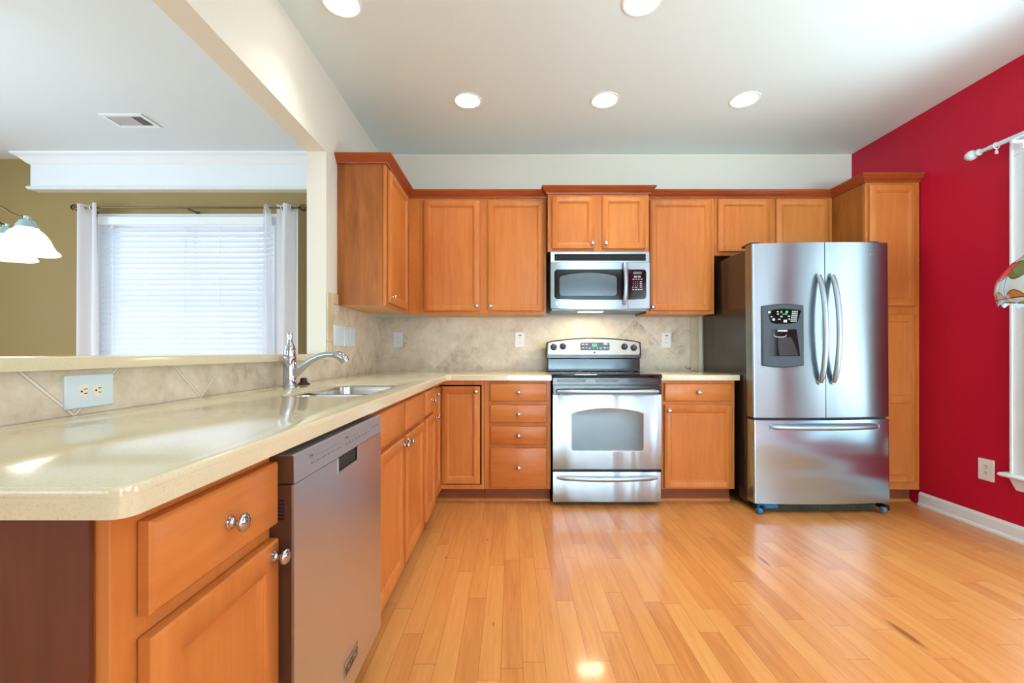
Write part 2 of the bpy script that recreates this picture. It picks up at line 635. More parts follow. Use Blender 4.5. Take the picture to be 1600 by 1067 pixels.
def tile_mat(name, axis, a0, pa, z0, pz):
    """stone-look tiles laid on the diagonal; axis: wall direction"""
    m, nt, b = new_mat(name)
    tc = N(nt, 'ShaderNodeTexCoord')
    sp = N(nt, 'ShaderNodeSeparateXYZ')
    nt.links.new(tc.outputs['Object'], sp.inputs[0])
    a = math_node(nt, 'DIVIDE', math_node(nt, 'SUBTRACT', sp.outputs[axis], a0), pa)
    z = math_node(nt, 'DIVIDE', math_node(nt, 'SUBTRACT', sp.outputs['Z'], z0), pz)
    p, q = math_node(nt, 'ADD', a, z), math_node(nt, 'SUBTRACT', a, z)
    fp, fq = math_node(nt, 'FRACT', p), math_node(nt, 'FRACT', q)
    ep = math_node(nt, 'MINIMUM', fp, math_node(nt, 'SUBTRACT', 1.0, fp))
    eq = math_node(nt, 'MINIMUM', fq, math_node(nt, 'SUBTRACT', 1.0, fq))
    e = math_node(nt, 'MINIMUM', ep, eq)
    g = math_node(nt, 'LESS_THAN', e, 0.0085)
    rim = math_node(nt, 'LESS_THAN', e, 0.0165)
    cb = N(nt, 'ShaderNodeCombineXYZ')
    nt.links.new(math_node(nt, 'FLOOR', p), cb.inputs[0])
    nt.links.new(math_node(nt, 'FLOOR', q), cb.inputs[1])
    w = N(nt, 'ShaderNodeTexWhiteNoise', noise_dimensions='2D')
    nt.links.new(cb.outputs[0], w.inputs['Vector'])
    va = N(nt, 'ShaderNodeVectorMath', operation='ADD')
    nt.links.new(tc.outputs['Object'], va.inputs[0])
    nt.links.new(w.outputs['Color'], va.inputs[1])
    n1 = noise(nt, va.outputs[0], 9, 6, 0.62, 0.5)
    n2 = noise(nt, va.outputs[0], 38, 5, 0.7)
    f = math_node(nt, 'ADD', math_node(nt, 'MULTIPLY', n1, 0.6), math_node(nt, 'ADD', math_node(nt, 'MULTIPLY', n2, 0.28), math_node(nt, 'MULTIPLY', w.outputs['Value'], 0.12)))
    c = ramp(nt, f, [(0.30, lin(154, 130, 106)), (0.46, lin(202, 188, 166)), (0.68, lin(222, 213, 196))])
    c = mixc(nt, math_node(nt, 'MULTIPLY', rim, 0.45), c, lin(128, 104, 78))
    c = mixc(nt, g, c, lin(224, 219, 210))
    nt.links.new(c, b.inputs['Base Color'])
    b.inputs['Roughness'].default_value = 0.4
    bump(nt, b, math_node(nt, 'SUBTRACT', math_node(nt, 'MULTIPLY', n2, 0.12), g), 0.25, 0.002)
    return m


def counter_mat():
    m, nt, b = new_mat('cream_solid_surface')
    v = mapped(nt)
    s1 = noise(nt, v, 620, 2, 0.5)
    s2 = noise(nt, v, 210, 3, 0.6)
    f = math_node(nt, 'ADD', math_node(nt, 'MULTIPLY', s1, 0.6), math_node(nt, 'MULTIPLY', s2, 0.4))
    c = ramp(nt, f, [(0.32, lin(196, 182, 144)), (0.43, lin(210, 199, 164)), (0.7, lin(216, 207, 178))])
    nt.links.new(c, b.inputs['Base Color'])
    b.inputs['Roughness'].default_value = 0.14
    b.inputs['Coat Weight'].default_value = 0.35
    b.inputs['Coat Roughness'].default_value = 0.06
    return m


FLOOR = floor_mat()
TILE_B = tile_mat('stone_tile_back', 'X', -0.871, 0.425, 1.145, 0.425)
TILE_L = tile_mat('stone_tile_left', 'Y', 1.113, 0.4525, 0.914, 0.425)
COUNTER = counter_mat()

# ------------------------------------------------------------------ room shell
struct('floor', MB().box(XDIN - 0.1, XR + 0.15, YREAR - 0.1, YD + 0.12, -0.08, 0.0), FLOOR)
struct('ceiling', MB().box(XLD + 0.06, XR + 0.15, YREAR - 0.1, YB + 0.1, H, H + 0.08), CEIL)
struct('ceiling_dining', MB().box(XDIN - 0.1, XLD + 0.06, YREAR - 0.1, YD + 0.12, H, H + 0.08), CEIL_D)
struct('wall_back', MB().box(XLD + 0.06, XR + 0.15, YB, YB + 0.1, 0, H), WALL)


def wall_with_holes(T, u0, u1, z0, z1, d0, d1, holes):
    """wall slab along u with rectangular openings (u0, u1, z0, z1), left to right"""
    mb = MB(T)
    cur = u0
    for (a, b_, c, d) in sorted(holes):
        mb.box(cur, a, d0, d1, z0, z1)
        if c > z0:
            mb.box(a, b_, d0, d1, z0, c)
        if d < z1:
            mb.box(a, b_, d0, d1, d, z1)
        cur = b_
    mb.box(cur, u1, d0, d1, z0, z1)
    return mb


W2 = (1.22, 2.44, 0.375, 2.19)     # right wall opening: y0 y1 z0 z1
struct('wall_right', wall_with_holes(right(XR), YREAR, YB, 0, H, -0.12, 0, [W2, (-2.15, 0.25, 0.80, 2.19)]), RED)
struct('wall_dining_back', wall_with_holes(back(YD), XDIN, XLD + 0.06, 0, H, -0.12, 0, [(-3.50, -2.06, 0.86, 2.19)]), TAN)
struct('wall_rear', wall_with_holes(back(YREAR), XDIN, XR, 0, H, 0, 0.1, [(-4.4, -2.2, 0.5, 2.25), (0.40, 2.60, 0.12, 2.25)]), WALL)
struct('wall_rear_light_block', MB().box(XL, 0.30, YREAR, -0.9, 0, H), WALL)  # added unseen block, keeps rear light off the near counter end
struct('wall_dining_left', wall_with_holes(left(XDIN), YREAR, YD, 0, H, -0.1, 0, [(-0.5, 2.1, 0.5, 2.25)]), TAN)
# stub of wall that carries the corner cabinet, and the beam over the pass-through
lw = MB()
lw.box(XLD, XL, WALL_END, YB, 0, H)
lw.box(XLD, XL, -1.4, WALL_END, BEAM_Z, H)
lw.box(XLD, XL, YREAR, -1.4, 0, H)
struct('wall_left', lw, WALL)
struct('wall_bar', MB().box(XLD, XL, 0.50, WALL_END, 0, 1.031), WALL)

# tile
tb = MB()
tb.box(XL + 0.0085, 1.504, YB - 0.009, YB, 0.914, 1.368)
struct('trim_1', tb, TILE_B)
tb2 = MB()
tb2.box(1.507, 1.578, YB - 0.009, YB, 0.914, 1.368, 0.003)
BULL = plain('stone_tile_border', lin(200, 182, 150), 0.42, vary=0.12)
struct('trim_2', tb2, BULL)
tl = MB()
tl.box(XL, XL + 0.009, 2.715, YB, 0.914, 1.368)
tl.box(XL, XL + 0.009, 0.53, 2.715, 0.914, 1.031)
struct('trim_3', tl, TILE_L)
tl2 = MB()
for z0, z1 in ((1.034, 1.135), (1.138, 1.436)):
    tl2.box(XL, XL + 0.0095, WALL_END + 0.002, 2.712, z0, z1, 0.003)
tl2.box(XL, XL + 0.0095, 2.715, 2.807, 1.371, 1.436, 0.003)
struct('trim_4', tl2, BULL)

# baseboard on the red wall, with shoe moulding
bb = MB(right(XR))
for (u0, u1) in ((YREAR, 3.105),):
    prof = [(0, 0), (0.024, 0), (0.024, 0.012), (0.018, 0.020), (0.014, 0.022), (0.014, 0.075), (0.010, 0.085), (0.006, 0.092), (0, 0.092)]
    bb.rings([[(u0, d, z) for d, z in prof], [(u1, d, z) for d, z in prof]])
struct('baseboard_right', bb, TRIM)

# cornice box at the top of the dining wall
co = MB()
cx0, cx1 = -4.10, XLD
prof = [(0, H), (0.16, H), (0.156, H - 0.012), (0.124, H - 0.03), (0.086, H - 0.07), (0.07, H - 0.078), (0.07, 2.488), (0.086, 2.482), (0.092, 2.470), (0.080, 2.456), (0, 2.456)]
r0 = [(cx0 - max(0, d - 0.07) * 1.0, YD - d, z) for d, z in prof]
r1 = [(cx1, YD - d, z) for d, z in prof]
co.rings([r0, r1])
struct('trim_5', co, TRIM)

# ------------------------------------------------------------------ windows
def window(name, T, u0, u1, z0, z1, dep, cas, mull, stool=None, glass_d=-0.07, case_z=True):
    mb = MB(T)
    # casing: stepped flat boards round the opening
    def board(a0, a1, c0, c1):
        mb.box(a0, a1, 0.0, 0.016, c0, c1, 0.003)
    board(u0 - cas, u0, z0 - 0.017, z1 - 0.0005)
    board(u1, u1 + cas, z0 - 0.017, z1 - 0.0005)
    board(u0 - cas, u1 + cas, z1, z1 + cas)
    for a0, a1 in ((u0 - cas, u0 - cas + 0.018), (u1 + cas - 0.018, u1 + cas)):
        mb.box(a0, a1, 0.0162, 0.026, z0, z1 + cas - 0.0185, 0.004)
    mb.box(u0 - cas, u1 + cas, 0.0162, 0.026, z1 + cas - 0.018, z1 + cas, 0.004)
    for a0, a1 in ((u0 - 0.02, u0 - 0.008), (u1 + 0.008, u1 + 0.02)):
        mb.box(a0, a1, 0.0162, 0.021, z0, z1 - 0.001, 0.002)
    # jamb lining
    mb.box(u0, u0 + 0.015, -dep, -0.0005, z0 + .0155, z1 - .0155)
    mb.box(u1 - 0.015, u1, -dep, -0.0005, z0 + .0155, z1 - .0155)
    mb.box(u0, u1, -dep, -0.0005, z1 - 0.015, z1)
    mb.box(u0, u1, -dep, -0.0005, z0, z0 + 0.015)
    root = struct(name, mb, TRIM, None, 30)
    sa = MB(T)
    gd = glass_d
    fw = 0.045
    sa.box(u0 + .015, u0 + .015 + fw, gd - .02, gd + .02, z0 + .015, z1 - .015)
    sa.box(u1 - .015 - fw, u1 - .015, gd - .02, gd + .02, z0 + .015, z1 - .015)
    sa.box(u0 + .06, u1 - .06, gd - .02, gd + .02, z1 - .06, z1 - .015)
    sa.box(u0 + .06, u1 - .06, gd - .02, gd + .02, z0 + .015, z0 + .06)
    for k in range(1, mull[0]):
        u = u0 + (u1 - u0) * k / mull[0]
        sa.box(u - .02, u + .02, gd - .018, gd + .018, z0 + .06, z1 - .06)
    for k in range(1, mull[1]):
        z = z0 + (z1 - z0) * k / mull[1]
        sa.box(u0 + .06, u1 - .06, gd - .016, gd + .016, z - .02, z + .02)
    struct('sash', sa, TRIM, root)
    struct('pane', MB(T).box(u0 + .05, u1 - .05, gd - .003, gd + .003, z0 + .05, z1 - .05), GLASS, root)
    if stool:
        st = MB(T)
        pts = [(0.0, z0 - 0.018), (stool - 0.012, z0 - 0.018), (stool, z0 - 0.010), (stool, z0 - 0.002), (stool - 0.010, z0 + 0.004), (0.0, z0 + 0.006)]
        st.rings([[(u0 - cas - 0.03, d, z) for d, z in pts], [(u1 + cas + 0.03, d, z) for d, z in pts]])
        st.box(u0 + .016, u1 - .016, -dep + .001, -0.0006, z0 + 0.0152, z0 + 0.019)
        struct('window_stool', st, TRIM, root, 30)
        ap = MB(T)
        c, d_ = u0 - cas - 0.005, u1 + cas + 0.005
        ap.rings([[(c, 0, z0 - .018), (c, .022, z0 - .018), (c + .03, .014, z0 - .085), (c + .03, 0, z0 - .085)],
                  [(d_, 0, z0 - .018), (d_, .022, z0 - .018), (d_ - .03, .014, z0 - .085), (d_ - .03, 0, z0 - .085)]])
        struct('apron', ap, TRIM, root)
    return root


window('window_1', back(YD), -3.50, -2.06, 0.86, 2.19, 0.12, 0.075, (2, 2), 0.05)
window('window_2', right(XR), W2[0], W2[1], W2[2], W2[3], 0.12, 0.09, (2, 2), 0.06)
window('added_window_6', right(XR), -2.15, 0.25, 0.80, 2.19, 0.12, 0.09, (4, 1), 0.06)  # added unseen window, opening for the nook fill lamps
REARW = lambda u, d, z: (u, YREAR + d, z)
window('window_3', REARW, 0.40, 2.60, 0.12, 2.25, 0.1, 0.09, (2, 1))
window('added_window_4', REARW, -4.4, -2.2, 0.5, 2.25, 0.1, 0.09, (3, 2))  # added out of view to light the dining room from behind
window('added_window_5', left(XDIN), -0.5, 2.1, 0.5, 2.25, 0.1, 0.09, (3, 2))  # added side window, unseen, lets the dining fill in


# ------------------------------------------------------------------ cabinet making
def rect_ring(u0, u1, z0, z1, i, d):
    return [(u0 + i, d, z0 + i), (u1 - i, d, z0 + i), (u1 - i, d, z1 - i), (u0 + i, d, z1 - i)]


def panel_door(T, u0, u1, z0, z1, d0=0.0, th=0.02, st=0.042, rail=None):
    """frame-and-panel door; rail: heights (z0, z1) of a middle rail"""
    mb = MB(T)
    mb.rings([rect_ring(u0, u1, z0, z1, 0, d0), rect_ring(u0, u1, z0, z1, 0, d0 + th - .004), rect_ring(u0, u1, z0, z1, .004, d0 + th)], True, False)
    zones = [(z0 + st, z1 - st)] if not rail else [(z0 + st, rail[0]), (rail[1], z1 - st)]
    f = d0 + th
    # front frame as flat boards around each panel
    a0, a1 = u0 + .004, u1 - .004
    b0, b1 = u0 + st, u1 - st
    def quad(ua, ub, za, zb):
        mb.add([(ua, f, za), (ub, f, za), (ub, f, zb), (ua, f, zb)], [(0, 1, 2, 3)])
    quad(a0, b0, z0 + .004, z1 - .004)
    quad(b1, a1, z0 + .004, z1 - .004)
    zs = [z0 + .004] + [z for zn in zones for z in zn] + [z1 - .004]
    for k in range(0, len(zs), 2):
        quad(b0, b1, zs[k], zs[k + 1])
    for (p, q) in zones:
        mb.rings([rect_ring(b0, b1, p, q, 0, f), rect_ring(b0, b1, p, q, .002, f - .003), rect_ring(b0, b1, p, q, .005, f - .003), rect_ring(b0, b1, p, q, .013, f - .0115)], False, True)
    # weld so that normals are consistent
    return mb


def weld(o):
    bm = bmesh.new()
    bm.from_mesh(o.data)
    bmesh.ops.remove_doubles(bm, verts=bm.verts, dist=1e-5)
    bmesh.ops.recalc_face_normals(bm, faces=bm.faces)
    bm.to_mesh(o.data)
    bm.free()
    return o


def slab(T, u0, u1, z0, z1, d0=0.0, th=0.02):
    mb = MB(T)
    mb.rings([rect_ring(u0, u1, z0, z1, 0, d0), rect_ring(u0, u1, z0, z1, 0, d0 + th - .006), rect_ring(u0, u1, z0, z1, .003, d0 + th - .002), rect_ring(u0, u1, z0, z1, .007, d0 + th)])
    return mb


def knob(T, u, z, d, parent, s=1.0):
    mb = MB(T)
    prof = [(0.0115, 0), (0.0115, .002), (.0095, .0035), (.0095, .005), (.0065, .007), (.005, .011), (.0055, .015), (.009, .018), (.0145, .0205), (.0158, .0235), (.0150, .0265), (.011, .0295), (.005, .031), (.0005, .0313)]
    e = [(r * s, h * s) for r, h in prof]
    mb.lathe([(r, h) for r, h in e], (u, d, z), (0, 1, 0), 24)
    return mb.build('knob', CHROME, parent, 50)


def add_door(root, T, u0, u1, z0, z1, kn=None, d0=0.003, rail=None, st=0.042):
    o = weld(panel_door(T, u0, u1, z0, z1, d0, 0.02, st, rail).build('door', WOOD_V, root, 30))
    if kn:
        knob(T, kn[0], kn[1], d0 + 0.02, o)
    return o


def add_drawer(root, T, u0, u1, z0, z1, kn=True, name='drawer', d0=0.003):
    o = slab(T, u0, u1, z0, z1, d0).build(name, WOOD_H, root, 30)
    if kn:
        knob(T, (u0 + u1) / 2, (z0 + z1) / 2, d0 + 0.02, o)
    return o


def carcass(root, T, u0, u1, z0, z1, dep, stiles=(), top=0.03, rails=(), ends=(True, True), bottom=False):
    """box behind the face frame (face frame front at d = 0)"""
    mb = MB(T)
    mb.box(u0, u1, -dep, -0.019, z0 + 0.012, z1)
    c = mb.build('carcass', WOOD_END, root, 0)
    ff = MB(T)
    ff.box(u0, u1, -0.019, 0.0, z0, z1, 0.0015)
    ff.build('face_frame', WOOD_V, root, 30)
    if bottom:
        MB(T).box(u0 + .004, u1 - .004, -dep + .002, -0.021, z0 + .004, z0 + .0118).build('bottom_panel', WOOD_RAW, root, 0)
    return c


def toe(root, T, u0, u1, dep, rec=0.075, shoe=True):
    MB(T).box(u0, u1, -dep, -rec, 0.0, 0.112).build('toe_kick', WOOD_KICK, root, 0)
    if shoe:
        s = MB(T)
        pts = [(-rec, 0), (-rec + .014, 0), (-rec + .014, .006), (-rec + .009, .015), (-rec, .019)]
        s.rings([[(u0, d, z) for d, z in pts], [(u1, d, z) for d, z in pts]])
        s.build('shoe_moulding', WOOD_H, root, 30)


FB = YB - 0.61          # face of the back base run
FL = XL + 0.611         # face of the left base run
FU = YB - 0.305         # face of the back uppers
FLU = -0.803            # face of the left upper
BD = 0.605              # base depth behind face
G_UP = 'wall cabinets'
G_BASE = 'base cabinets'

# --- left run base cabinets
TL = left(FL)
c = thing('base_cabinet', 'reddish maple base cabinet at the near end of the long counter', 'cabinet', (FL - 0.3, 0.73, 0), G_BASE)
carcass(c, TL, 0.550, 0.913, 0.105, 0.875, BD)
toe(c, TL, 0.552, 0.911, BD)
add_drawer(c, TL, 0.588, 0.908, 0.722, 0.849)
add_door(c, TL, 0.588, 0.908, 0.117, 0.692, (0.885, 0.664), st=0.05)
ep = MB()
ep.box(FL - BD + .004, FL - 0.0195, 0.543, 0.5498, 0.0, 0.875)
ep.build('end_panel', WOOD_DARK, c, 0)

c = thing('base_cabinet', 'maple sink base cabinet with two blank fronts above two doors, beyond the dishwasher', 'cabinet', (FL - 0.3, 1.98, 0), G_BASE)
cb_ = MB(TL)
cb_.box(1.526, 1.544, -BD, -0.020, 0.117, 0.875)
cb_.box(2.420, 2.438, -BD, -0.020, 0.117, 0.875)
cb_.box(1.544, 2.420, -BD, -0.020, 0.117, 0.135)
cb_.box(1.544, 2.420, -BD, -BD + 0.012, 0.135, 0.875)
cb_.build('carcass', WOOD_END, c, 0)
MB(TL).box(1.526, 2.438, -0.019, 0.0, 0.105, 0.699, 0.0015).build('face_frame', WOOD_V, c, 30)
MB(TL).box(1.526, 2.438, -0.019, 0.0, 0.7, 0.875, 0.0015).build('top_rail', WOOD_H, c, 30)
toe(c, TL, 1.526, 2.438, BD)
add_drawer(c, TL, 1.562, 1.967, 0.718, 0.851, False, 'false_front')
add_drawer(c, TL, 2.010, 2.402, 0.718, 0.851, False, 'false_front')
add_door(c, TL, 1.562, 1.967, 0.117, 0.694, (1.945, 0.664))
add_door(c, TL, 2.010, 2.402, 0.117, 0.694, (2.034, 0.664))

c = thing('base_cabinet', 'narrow maple base cabinet with drawer over door, between the sink cabinet and the corner', 'cabinet', (FL - 0.3, 2.63, 0), G_BASE)
carcass(c, TL, 2.439, 2.818, 0.105, 0.875, BD)
toe(c, TL, 2.439, 2.818, BD)
add_drawer(c, TL, 2.476, 2.782, 0.718, 0.851)
add_door(c, TL, 2.476, 2.782, 0.117, 0.694, (2.757, 0.668))

# corner cabinet with a folding L-shaped door
TB = back(FB)
c = thing('corner_cabinet', 'maple corner base cabinet with a folding two-leaf door under the counter bend', 'cabinet', (FL - 0.2, FB + 0.2, 0), G_BASE)
cc = MB()
cc.box(XL + .006, FL - .06, 2.821, YB - .006, 0.105, 0.875)
cc.box(FL - .06, -0.197, FB + .06, YB - .006, 0.105, 0.875)
cc.build('carcass', DARK, c, 0)  # painted near black so the door gaps look shaded
ff = MB(TB)
ff.box(-0.215, -0.197, -0.059, 0.0, 0.105, 0.875)
ff.box(FL, -0.215, -0.019, 0.0, 0.842, 0.875)
ff.box(FL, -0.215, -0.019, 0.0, 0.105, 0.136)
ff2 = MB(TL)
ff2.box(2.820, 2.838, -0.059, 0.0, 0.105, 0.875)
ff2.box(2.838, FB, -0.019, 0.0, 0.842, 0.875)
ff2.box(2.838, FB, -0.019, 0.0, 0.105, 0.136)
ff.add(ff2.v, [])
n0 = len(ff.v) - len(ff2.v)
ff.v[n0:] = ff2.v
ff.f += [tuple(n0 + i for i in q) for q in ff2.f]
ff.build('face_frame', WOOD_V, c, 0)
o = weld(panel_door(TB, FL + 0.0, -0.226, 0.142, 0.832, -0.014, 0.02).build('door', WOOD_V, c, 30))
knob(TB, -0.255, 0.797, 0.006, o)
o = weld(panel_door(TL, 2.845, FB - 0.0065, 0.142, 0.832, -0.020, 0.02).build('door', WOOD_V, c, 30))
knob(TL, 2.868, 0.797, 0.0, o)
tk = MB()
tk.box(XL + .006, FL - .075, 2.822, YB - .006, 0, 0.105)
tk.box(FL - .075, -0.197, FB + .075, YB - .006, 0, 0.105)
tk.build('toe_kick', WOOD_KICK, c, 0)
s = MB(TB)
pts = [(-.075, 0), (-.061, 0), (-.061, .006), (-.066, .015), (-.075, .019)]
s.rings([[(FL - .06, d, z) for d, z in pts], [(-0.197, d, z) for d, z in pts]])
s.build('shoe_moulding', WOOD_H, c, 30)

# four-drawer base
c = thing('drawer_cabinet', 'maple base cabinet with a stack of four drawers, left of the range', 'cabinet', (0.04, FB + 0.3, 0), G_BASE)
carcass(c, TB, -0.195, 0.274, 0.105, 0.875, BD)
toe(c, TB, -0.195, 0.274, BD)
for z0, z1 in ((0.727, 0.856), (0.576, 0.703), (0.423, 0.552), (0.124, 0.401)):
    add_drawer(c, TB, -0.153, 0.245, z0, z1)

# right base
c = thing('base_cabinet', 'maple base cabinet with one drawer and one door, between range and refrigerator', 'cabinet', (1.32, FB + 0.3, 0), G_BASE)
carcass(c, TB, 1.056, 1.574, 0.105, 0.875, BD)
toe(c, TB, 1.056, 1.574, BD)
add_drawer(c, TB, 1.073, 1.545, 0.728, 0.853)
add_door(c, TB, 1.073, 1.550, 0.118, 0.701, (1.100, 0.664))

# --- wall cabinets
TU = back(FU)
ZU0, ZU1 = 1.368, 2.282
UD = 0.302
TLU = left(FLU)
c = thing('wall_cabinet', 'maple wall cabinet on the left wall over the counter, showing its plain end panel', 'cabinet', (FLU - 0.15, 3.1, ZU0), G_UP)
carcass(c, TLU, 2.812, FU - 0.001, ZU0, ZU1, UD + .003, bottom=True)
MB().box(XL + .004, FLU - 0.0195, 2.806, 2.8118, ZU0 + .004, ZU1).build('end_panel', WOOD_END, c, 0)
add_door(c, TLU, 2.842, 3.335, 1.392, 2.246, (2.872, 1.430))

c = thing('wall_cabinet', 'wide maple wall cabinet with two tall doors, left of the microwave', 'cabinet', (-0.22, FU + 0.15, ZU0), G_UP)
carcass(c, TU, -0.713, 0.266, ZU0, ZU1, UD, bottom=True)
MB(TU).box(FLU + 0.001, -0.714, -0.019, 0.0, ZU0, ZU1, 0.0015).build('filler_strip', WOOD_V, c, 30)
add_door(c, TU, -0.684, -0.249, 1.392, 2.246, (-0.270, 1.428))
add_door(c, TU, -0.188, 0.247, 1.392, 2.246, (-0.166, 1.428))

FM = YB - 0.389
TM = back(FM)
c = thing('wall_cabinet', 'short maple wall cabinet with two small doors above the microwave', 'cabinet', (0.653, FM + 0.2, 1.832), G_UP)
carcass(c, TM, 0.271, 1.036, 1.832, ZU1, 0.386)
add_door(c, TM, 0.302, 0.622, 1.852, 2.250, (0.604, 1.888))
add_door(c, TM, 0.681, 1.005, 1.852, 2.250, (0.706, 1.888))

c = thing('wall_cabinet', 'tall single-door maple wall cabinet, right of the microwave', 'cabinet', (1.305, FU + 0.15, ZU0), G_UP)
carcass(c, TU, 1.041, 1.570, ZU0, ZU1, UD, bottom=True)
add_door(c, TU, 1.066, 1.541, 1.394, 2.250, (1.082, 1.420))

c = thing('wall_cabinet', 'short maple wall cabinet with two doors above the refrigerator', 'cabinet', (2.03, FU + 0.15, 1.822), G_UP)
carcass(c, TU, 1.572, 2.489, 1.822, ZU1, UD)
add_door(c, TU, 1.592, 1.996, 1.850, 2.256)
add_door(c, TU, 2.043, 2.452, 1.850, 2.256)

FP = 3.112
TP = back(FP)
c = thing('pantry_cabinet', 'tall maple pantry cabinet beside the red wall, behind the refrigerator', 'cabinet', (2.68, FP + 0.3, 0), 'tall cabinets')
carcass(c, TP, 2.491, 2.870, 0.105, ZU1, 0.618)
toe(c, TP, 2.493, 2.868, 0.618)
MB().box(2.4845, 2.4908, FP + .0195, FU - 0.003, 0.105, ZU1).build('end_panel', WOOD_END, c, 0)
add_door(c, TP, 2.506, 2.836, 1.396, 2.248)
add_door(c, TP, 2.506, 2.836, 0.162, 1.337, rail=(0.722, 0.764))


# crown moulding
CROWN = [(0.0, ZU1 - 0.014), (0.010, ZU1 - 0.014), (0.012, ZU1 - 0.004), (0.018, ZU1 + 0.0), (0.030, ZU1 + 0.012), (0.036, ZU1 + 0.022), (0.040, ZU1 + 0.024), (0.046, ZU1 + 0.034), (0.046, ZU1 + 0.040), (0.0, ZU1 + 0.040)]


def crown(path, outs):
    """path: plan points on the cabinet face line; outs: outward unit offset at each point"""
    mb = MB()
    mb.rings([[(px + ox * d, py + oy * d, z) for d, z in CROWN] for (px, py), (ox, oy) in zip(path, outs)])
    return mb


e = 0.0015
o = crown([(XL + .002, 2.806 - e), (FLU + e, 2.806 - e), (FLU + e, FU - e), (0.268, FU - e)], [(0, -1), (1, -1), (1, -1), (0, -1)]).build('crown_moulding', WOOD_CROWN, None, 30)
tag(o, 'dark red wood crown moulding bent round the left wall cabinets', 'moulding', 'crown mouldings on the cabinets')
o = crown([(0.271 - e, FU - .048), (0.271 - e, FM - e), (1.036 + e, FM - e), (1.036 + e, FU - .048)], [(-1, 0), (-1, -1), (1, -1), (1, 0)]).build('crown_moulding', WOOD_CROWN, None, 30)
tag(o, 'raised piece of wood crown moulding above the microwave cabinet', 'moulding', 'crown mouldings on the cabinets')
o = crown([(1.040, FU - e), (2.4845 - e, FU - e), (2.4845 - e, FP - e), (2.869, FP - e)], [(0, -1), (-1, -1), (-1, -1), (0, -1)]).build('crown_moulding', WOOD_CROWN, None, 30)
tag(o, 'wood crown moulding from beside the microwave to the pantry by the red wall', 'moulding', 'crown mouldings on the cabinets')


# ------------------------------------------------------------------ counters
def slab_poly(name, outer, holes, z0, z1, bev=0.005, under=None):
    bm = bmesh.new()
    edges = []
    for loop in [outer] + holes:
        vs = [bm.verts.new((x, y, z1)) for x, y in loop]
        for i in range(len(vs)):
            edges.append(bm.edges.new((vs[i], vs[(i + 1) % len(vs)])))
    bmesh.ops.triangle_fill(bm, edges=edges, use_beauty=True)
    faces = list(bm.faces)
    for f in faces:
        if f.normal.z < 0:
            f.normal_flip()
    ext = bmesh.ops.extrude_face_region(bm, geom=faces)
    nv = [g for g in ext['geom'] if isinstance(g, bmesh.types.BMVert)]
    bmesh.ops.translate(bm, vec=(0, 0, z0 - z1), verts=nv)
    bmesh.ops.recalc_face_normals(bm, faces=bm.faces)
    bmesh.ops.dissolve_limit(bm, angle_limit=0.002, verts=bm.verts, edges=bm.edges)
    rim = [ed for ed in bm.edges if len(ed.link_faces) == 2 and abs(ed.link_faces[0].normal.z - ed.link_faces[1].normal.z) > 0.8 and all(abs(v.co.z - z1) < 1e-4 for v in ed.verts)]
    bmesh.ops.bevel(bm, geom=rim, offset=bev, segments=3, profile=0.5, affect='EDGES')
    if under:      # built-up edge below the thin slab
        b2 = bmesh.new()
        ed2 = []
        for loop in [outer] + under:
            vs = [b2.verts.new((x, y, z0 - 0.0001)) for x, y in loop]
            for i in range(len(vs)):
                ed2.append(b2.edges.new((vs[i], vs[(i + 1) % len(vs)])))
        bmesh.ops.triangle_fill(b2, edges=ed2, use_beauty=True)
        ext = bmesh.ops.extrude_face_region(b2, geom=list(b2.faces))
        bmesh.ops.translate(b2, vec=(0, 0, -0.026), verts=[g for g in ext['geom'] if isinstance(g, bmesh.types.BMVert)])
        bmesh.ops.recalc_face_normals(b2, faces=b2.faces)
        tmp = bpy.data.meshes.new('edge')
        b2.to_mesh(tmp)
        bm.from_mesh(tmp)
        b2.free()
        bpy.data.meshes.remove(tmp)
    me = bpy.data.meshes.new(name)
    bm.to_mesh(me)
    bm.free()
    me.polygons.foreach_set('use_smooth', [True] * len(me.polygons))
    me.set_sharp_from_angle(angle=math.radians(30))
    me.materials.append(COUNTER)
    o = bpy.data.objects.new(name, me)
    COL.objects.link(o)
    return o


XC = -0.456
SINK = (-0.855, -0.548, 1.59, 2.205)
outer = [(XL + .010, 0.52)]
r = 0.022
for i in range(7):
    a = -PI / 2 + PI / 2 * i / 6
    outer.append((XC - r + r * math.cos(a), 0.52 + r + r * math.sin(a)))
for i in range(5):
    a = PI - PI / 2 * i / 4
    outer.append((XC + 0.03 + 0.03 * math.cos(a), 3.086 - 0.03 + 0.03 * math.sin(a)))
outer += [(0.276, 3.086), (0.276, YB - .010), (XL + .010, YB - .010)]
hole = rrect(*SINK, 0.075, 8)
wide = rrect(SINK[0] - .03, SINK[1] + .03, SINK[2] - .03, SINK[3] + .03, 0.1, 8)
o = slab_poly('countertop', outer, [hole], 0.902, 0.914, 0.005, [wide])
tag(o, 'long L-shaped cream countertop with the sink cut into it', 'countertop', 'cream counters')
o = slab_poly('countertop', [(1.045, 3.086), (1.592, 3.086), (1.592, YB - .010), (1.045, YB - .010)], [], 0.876, 0.914)
tag(o, 'short cream countertop between the range and the refrigerator', 'countertop', 'cream counters')
o = slab_poly('bar_top', [(XLD - 0.17, 0.46), (-1.072, 0.46), (-1.072, 2.66), (XL + .011, 2.66), (XL + .011, WALL_END - .001), (XLD - 0.17, WALL_END - .001)], [], 1.0315, 1.0635)
tag(o, 'raised cream breakfast bar ledge on the tiled half wall', 'countertop')

# sink
sk = thing('sink', 'undermount stainless double bowl sink in the long countertop', 'sink', (-0.70, 1.9, 0.70))


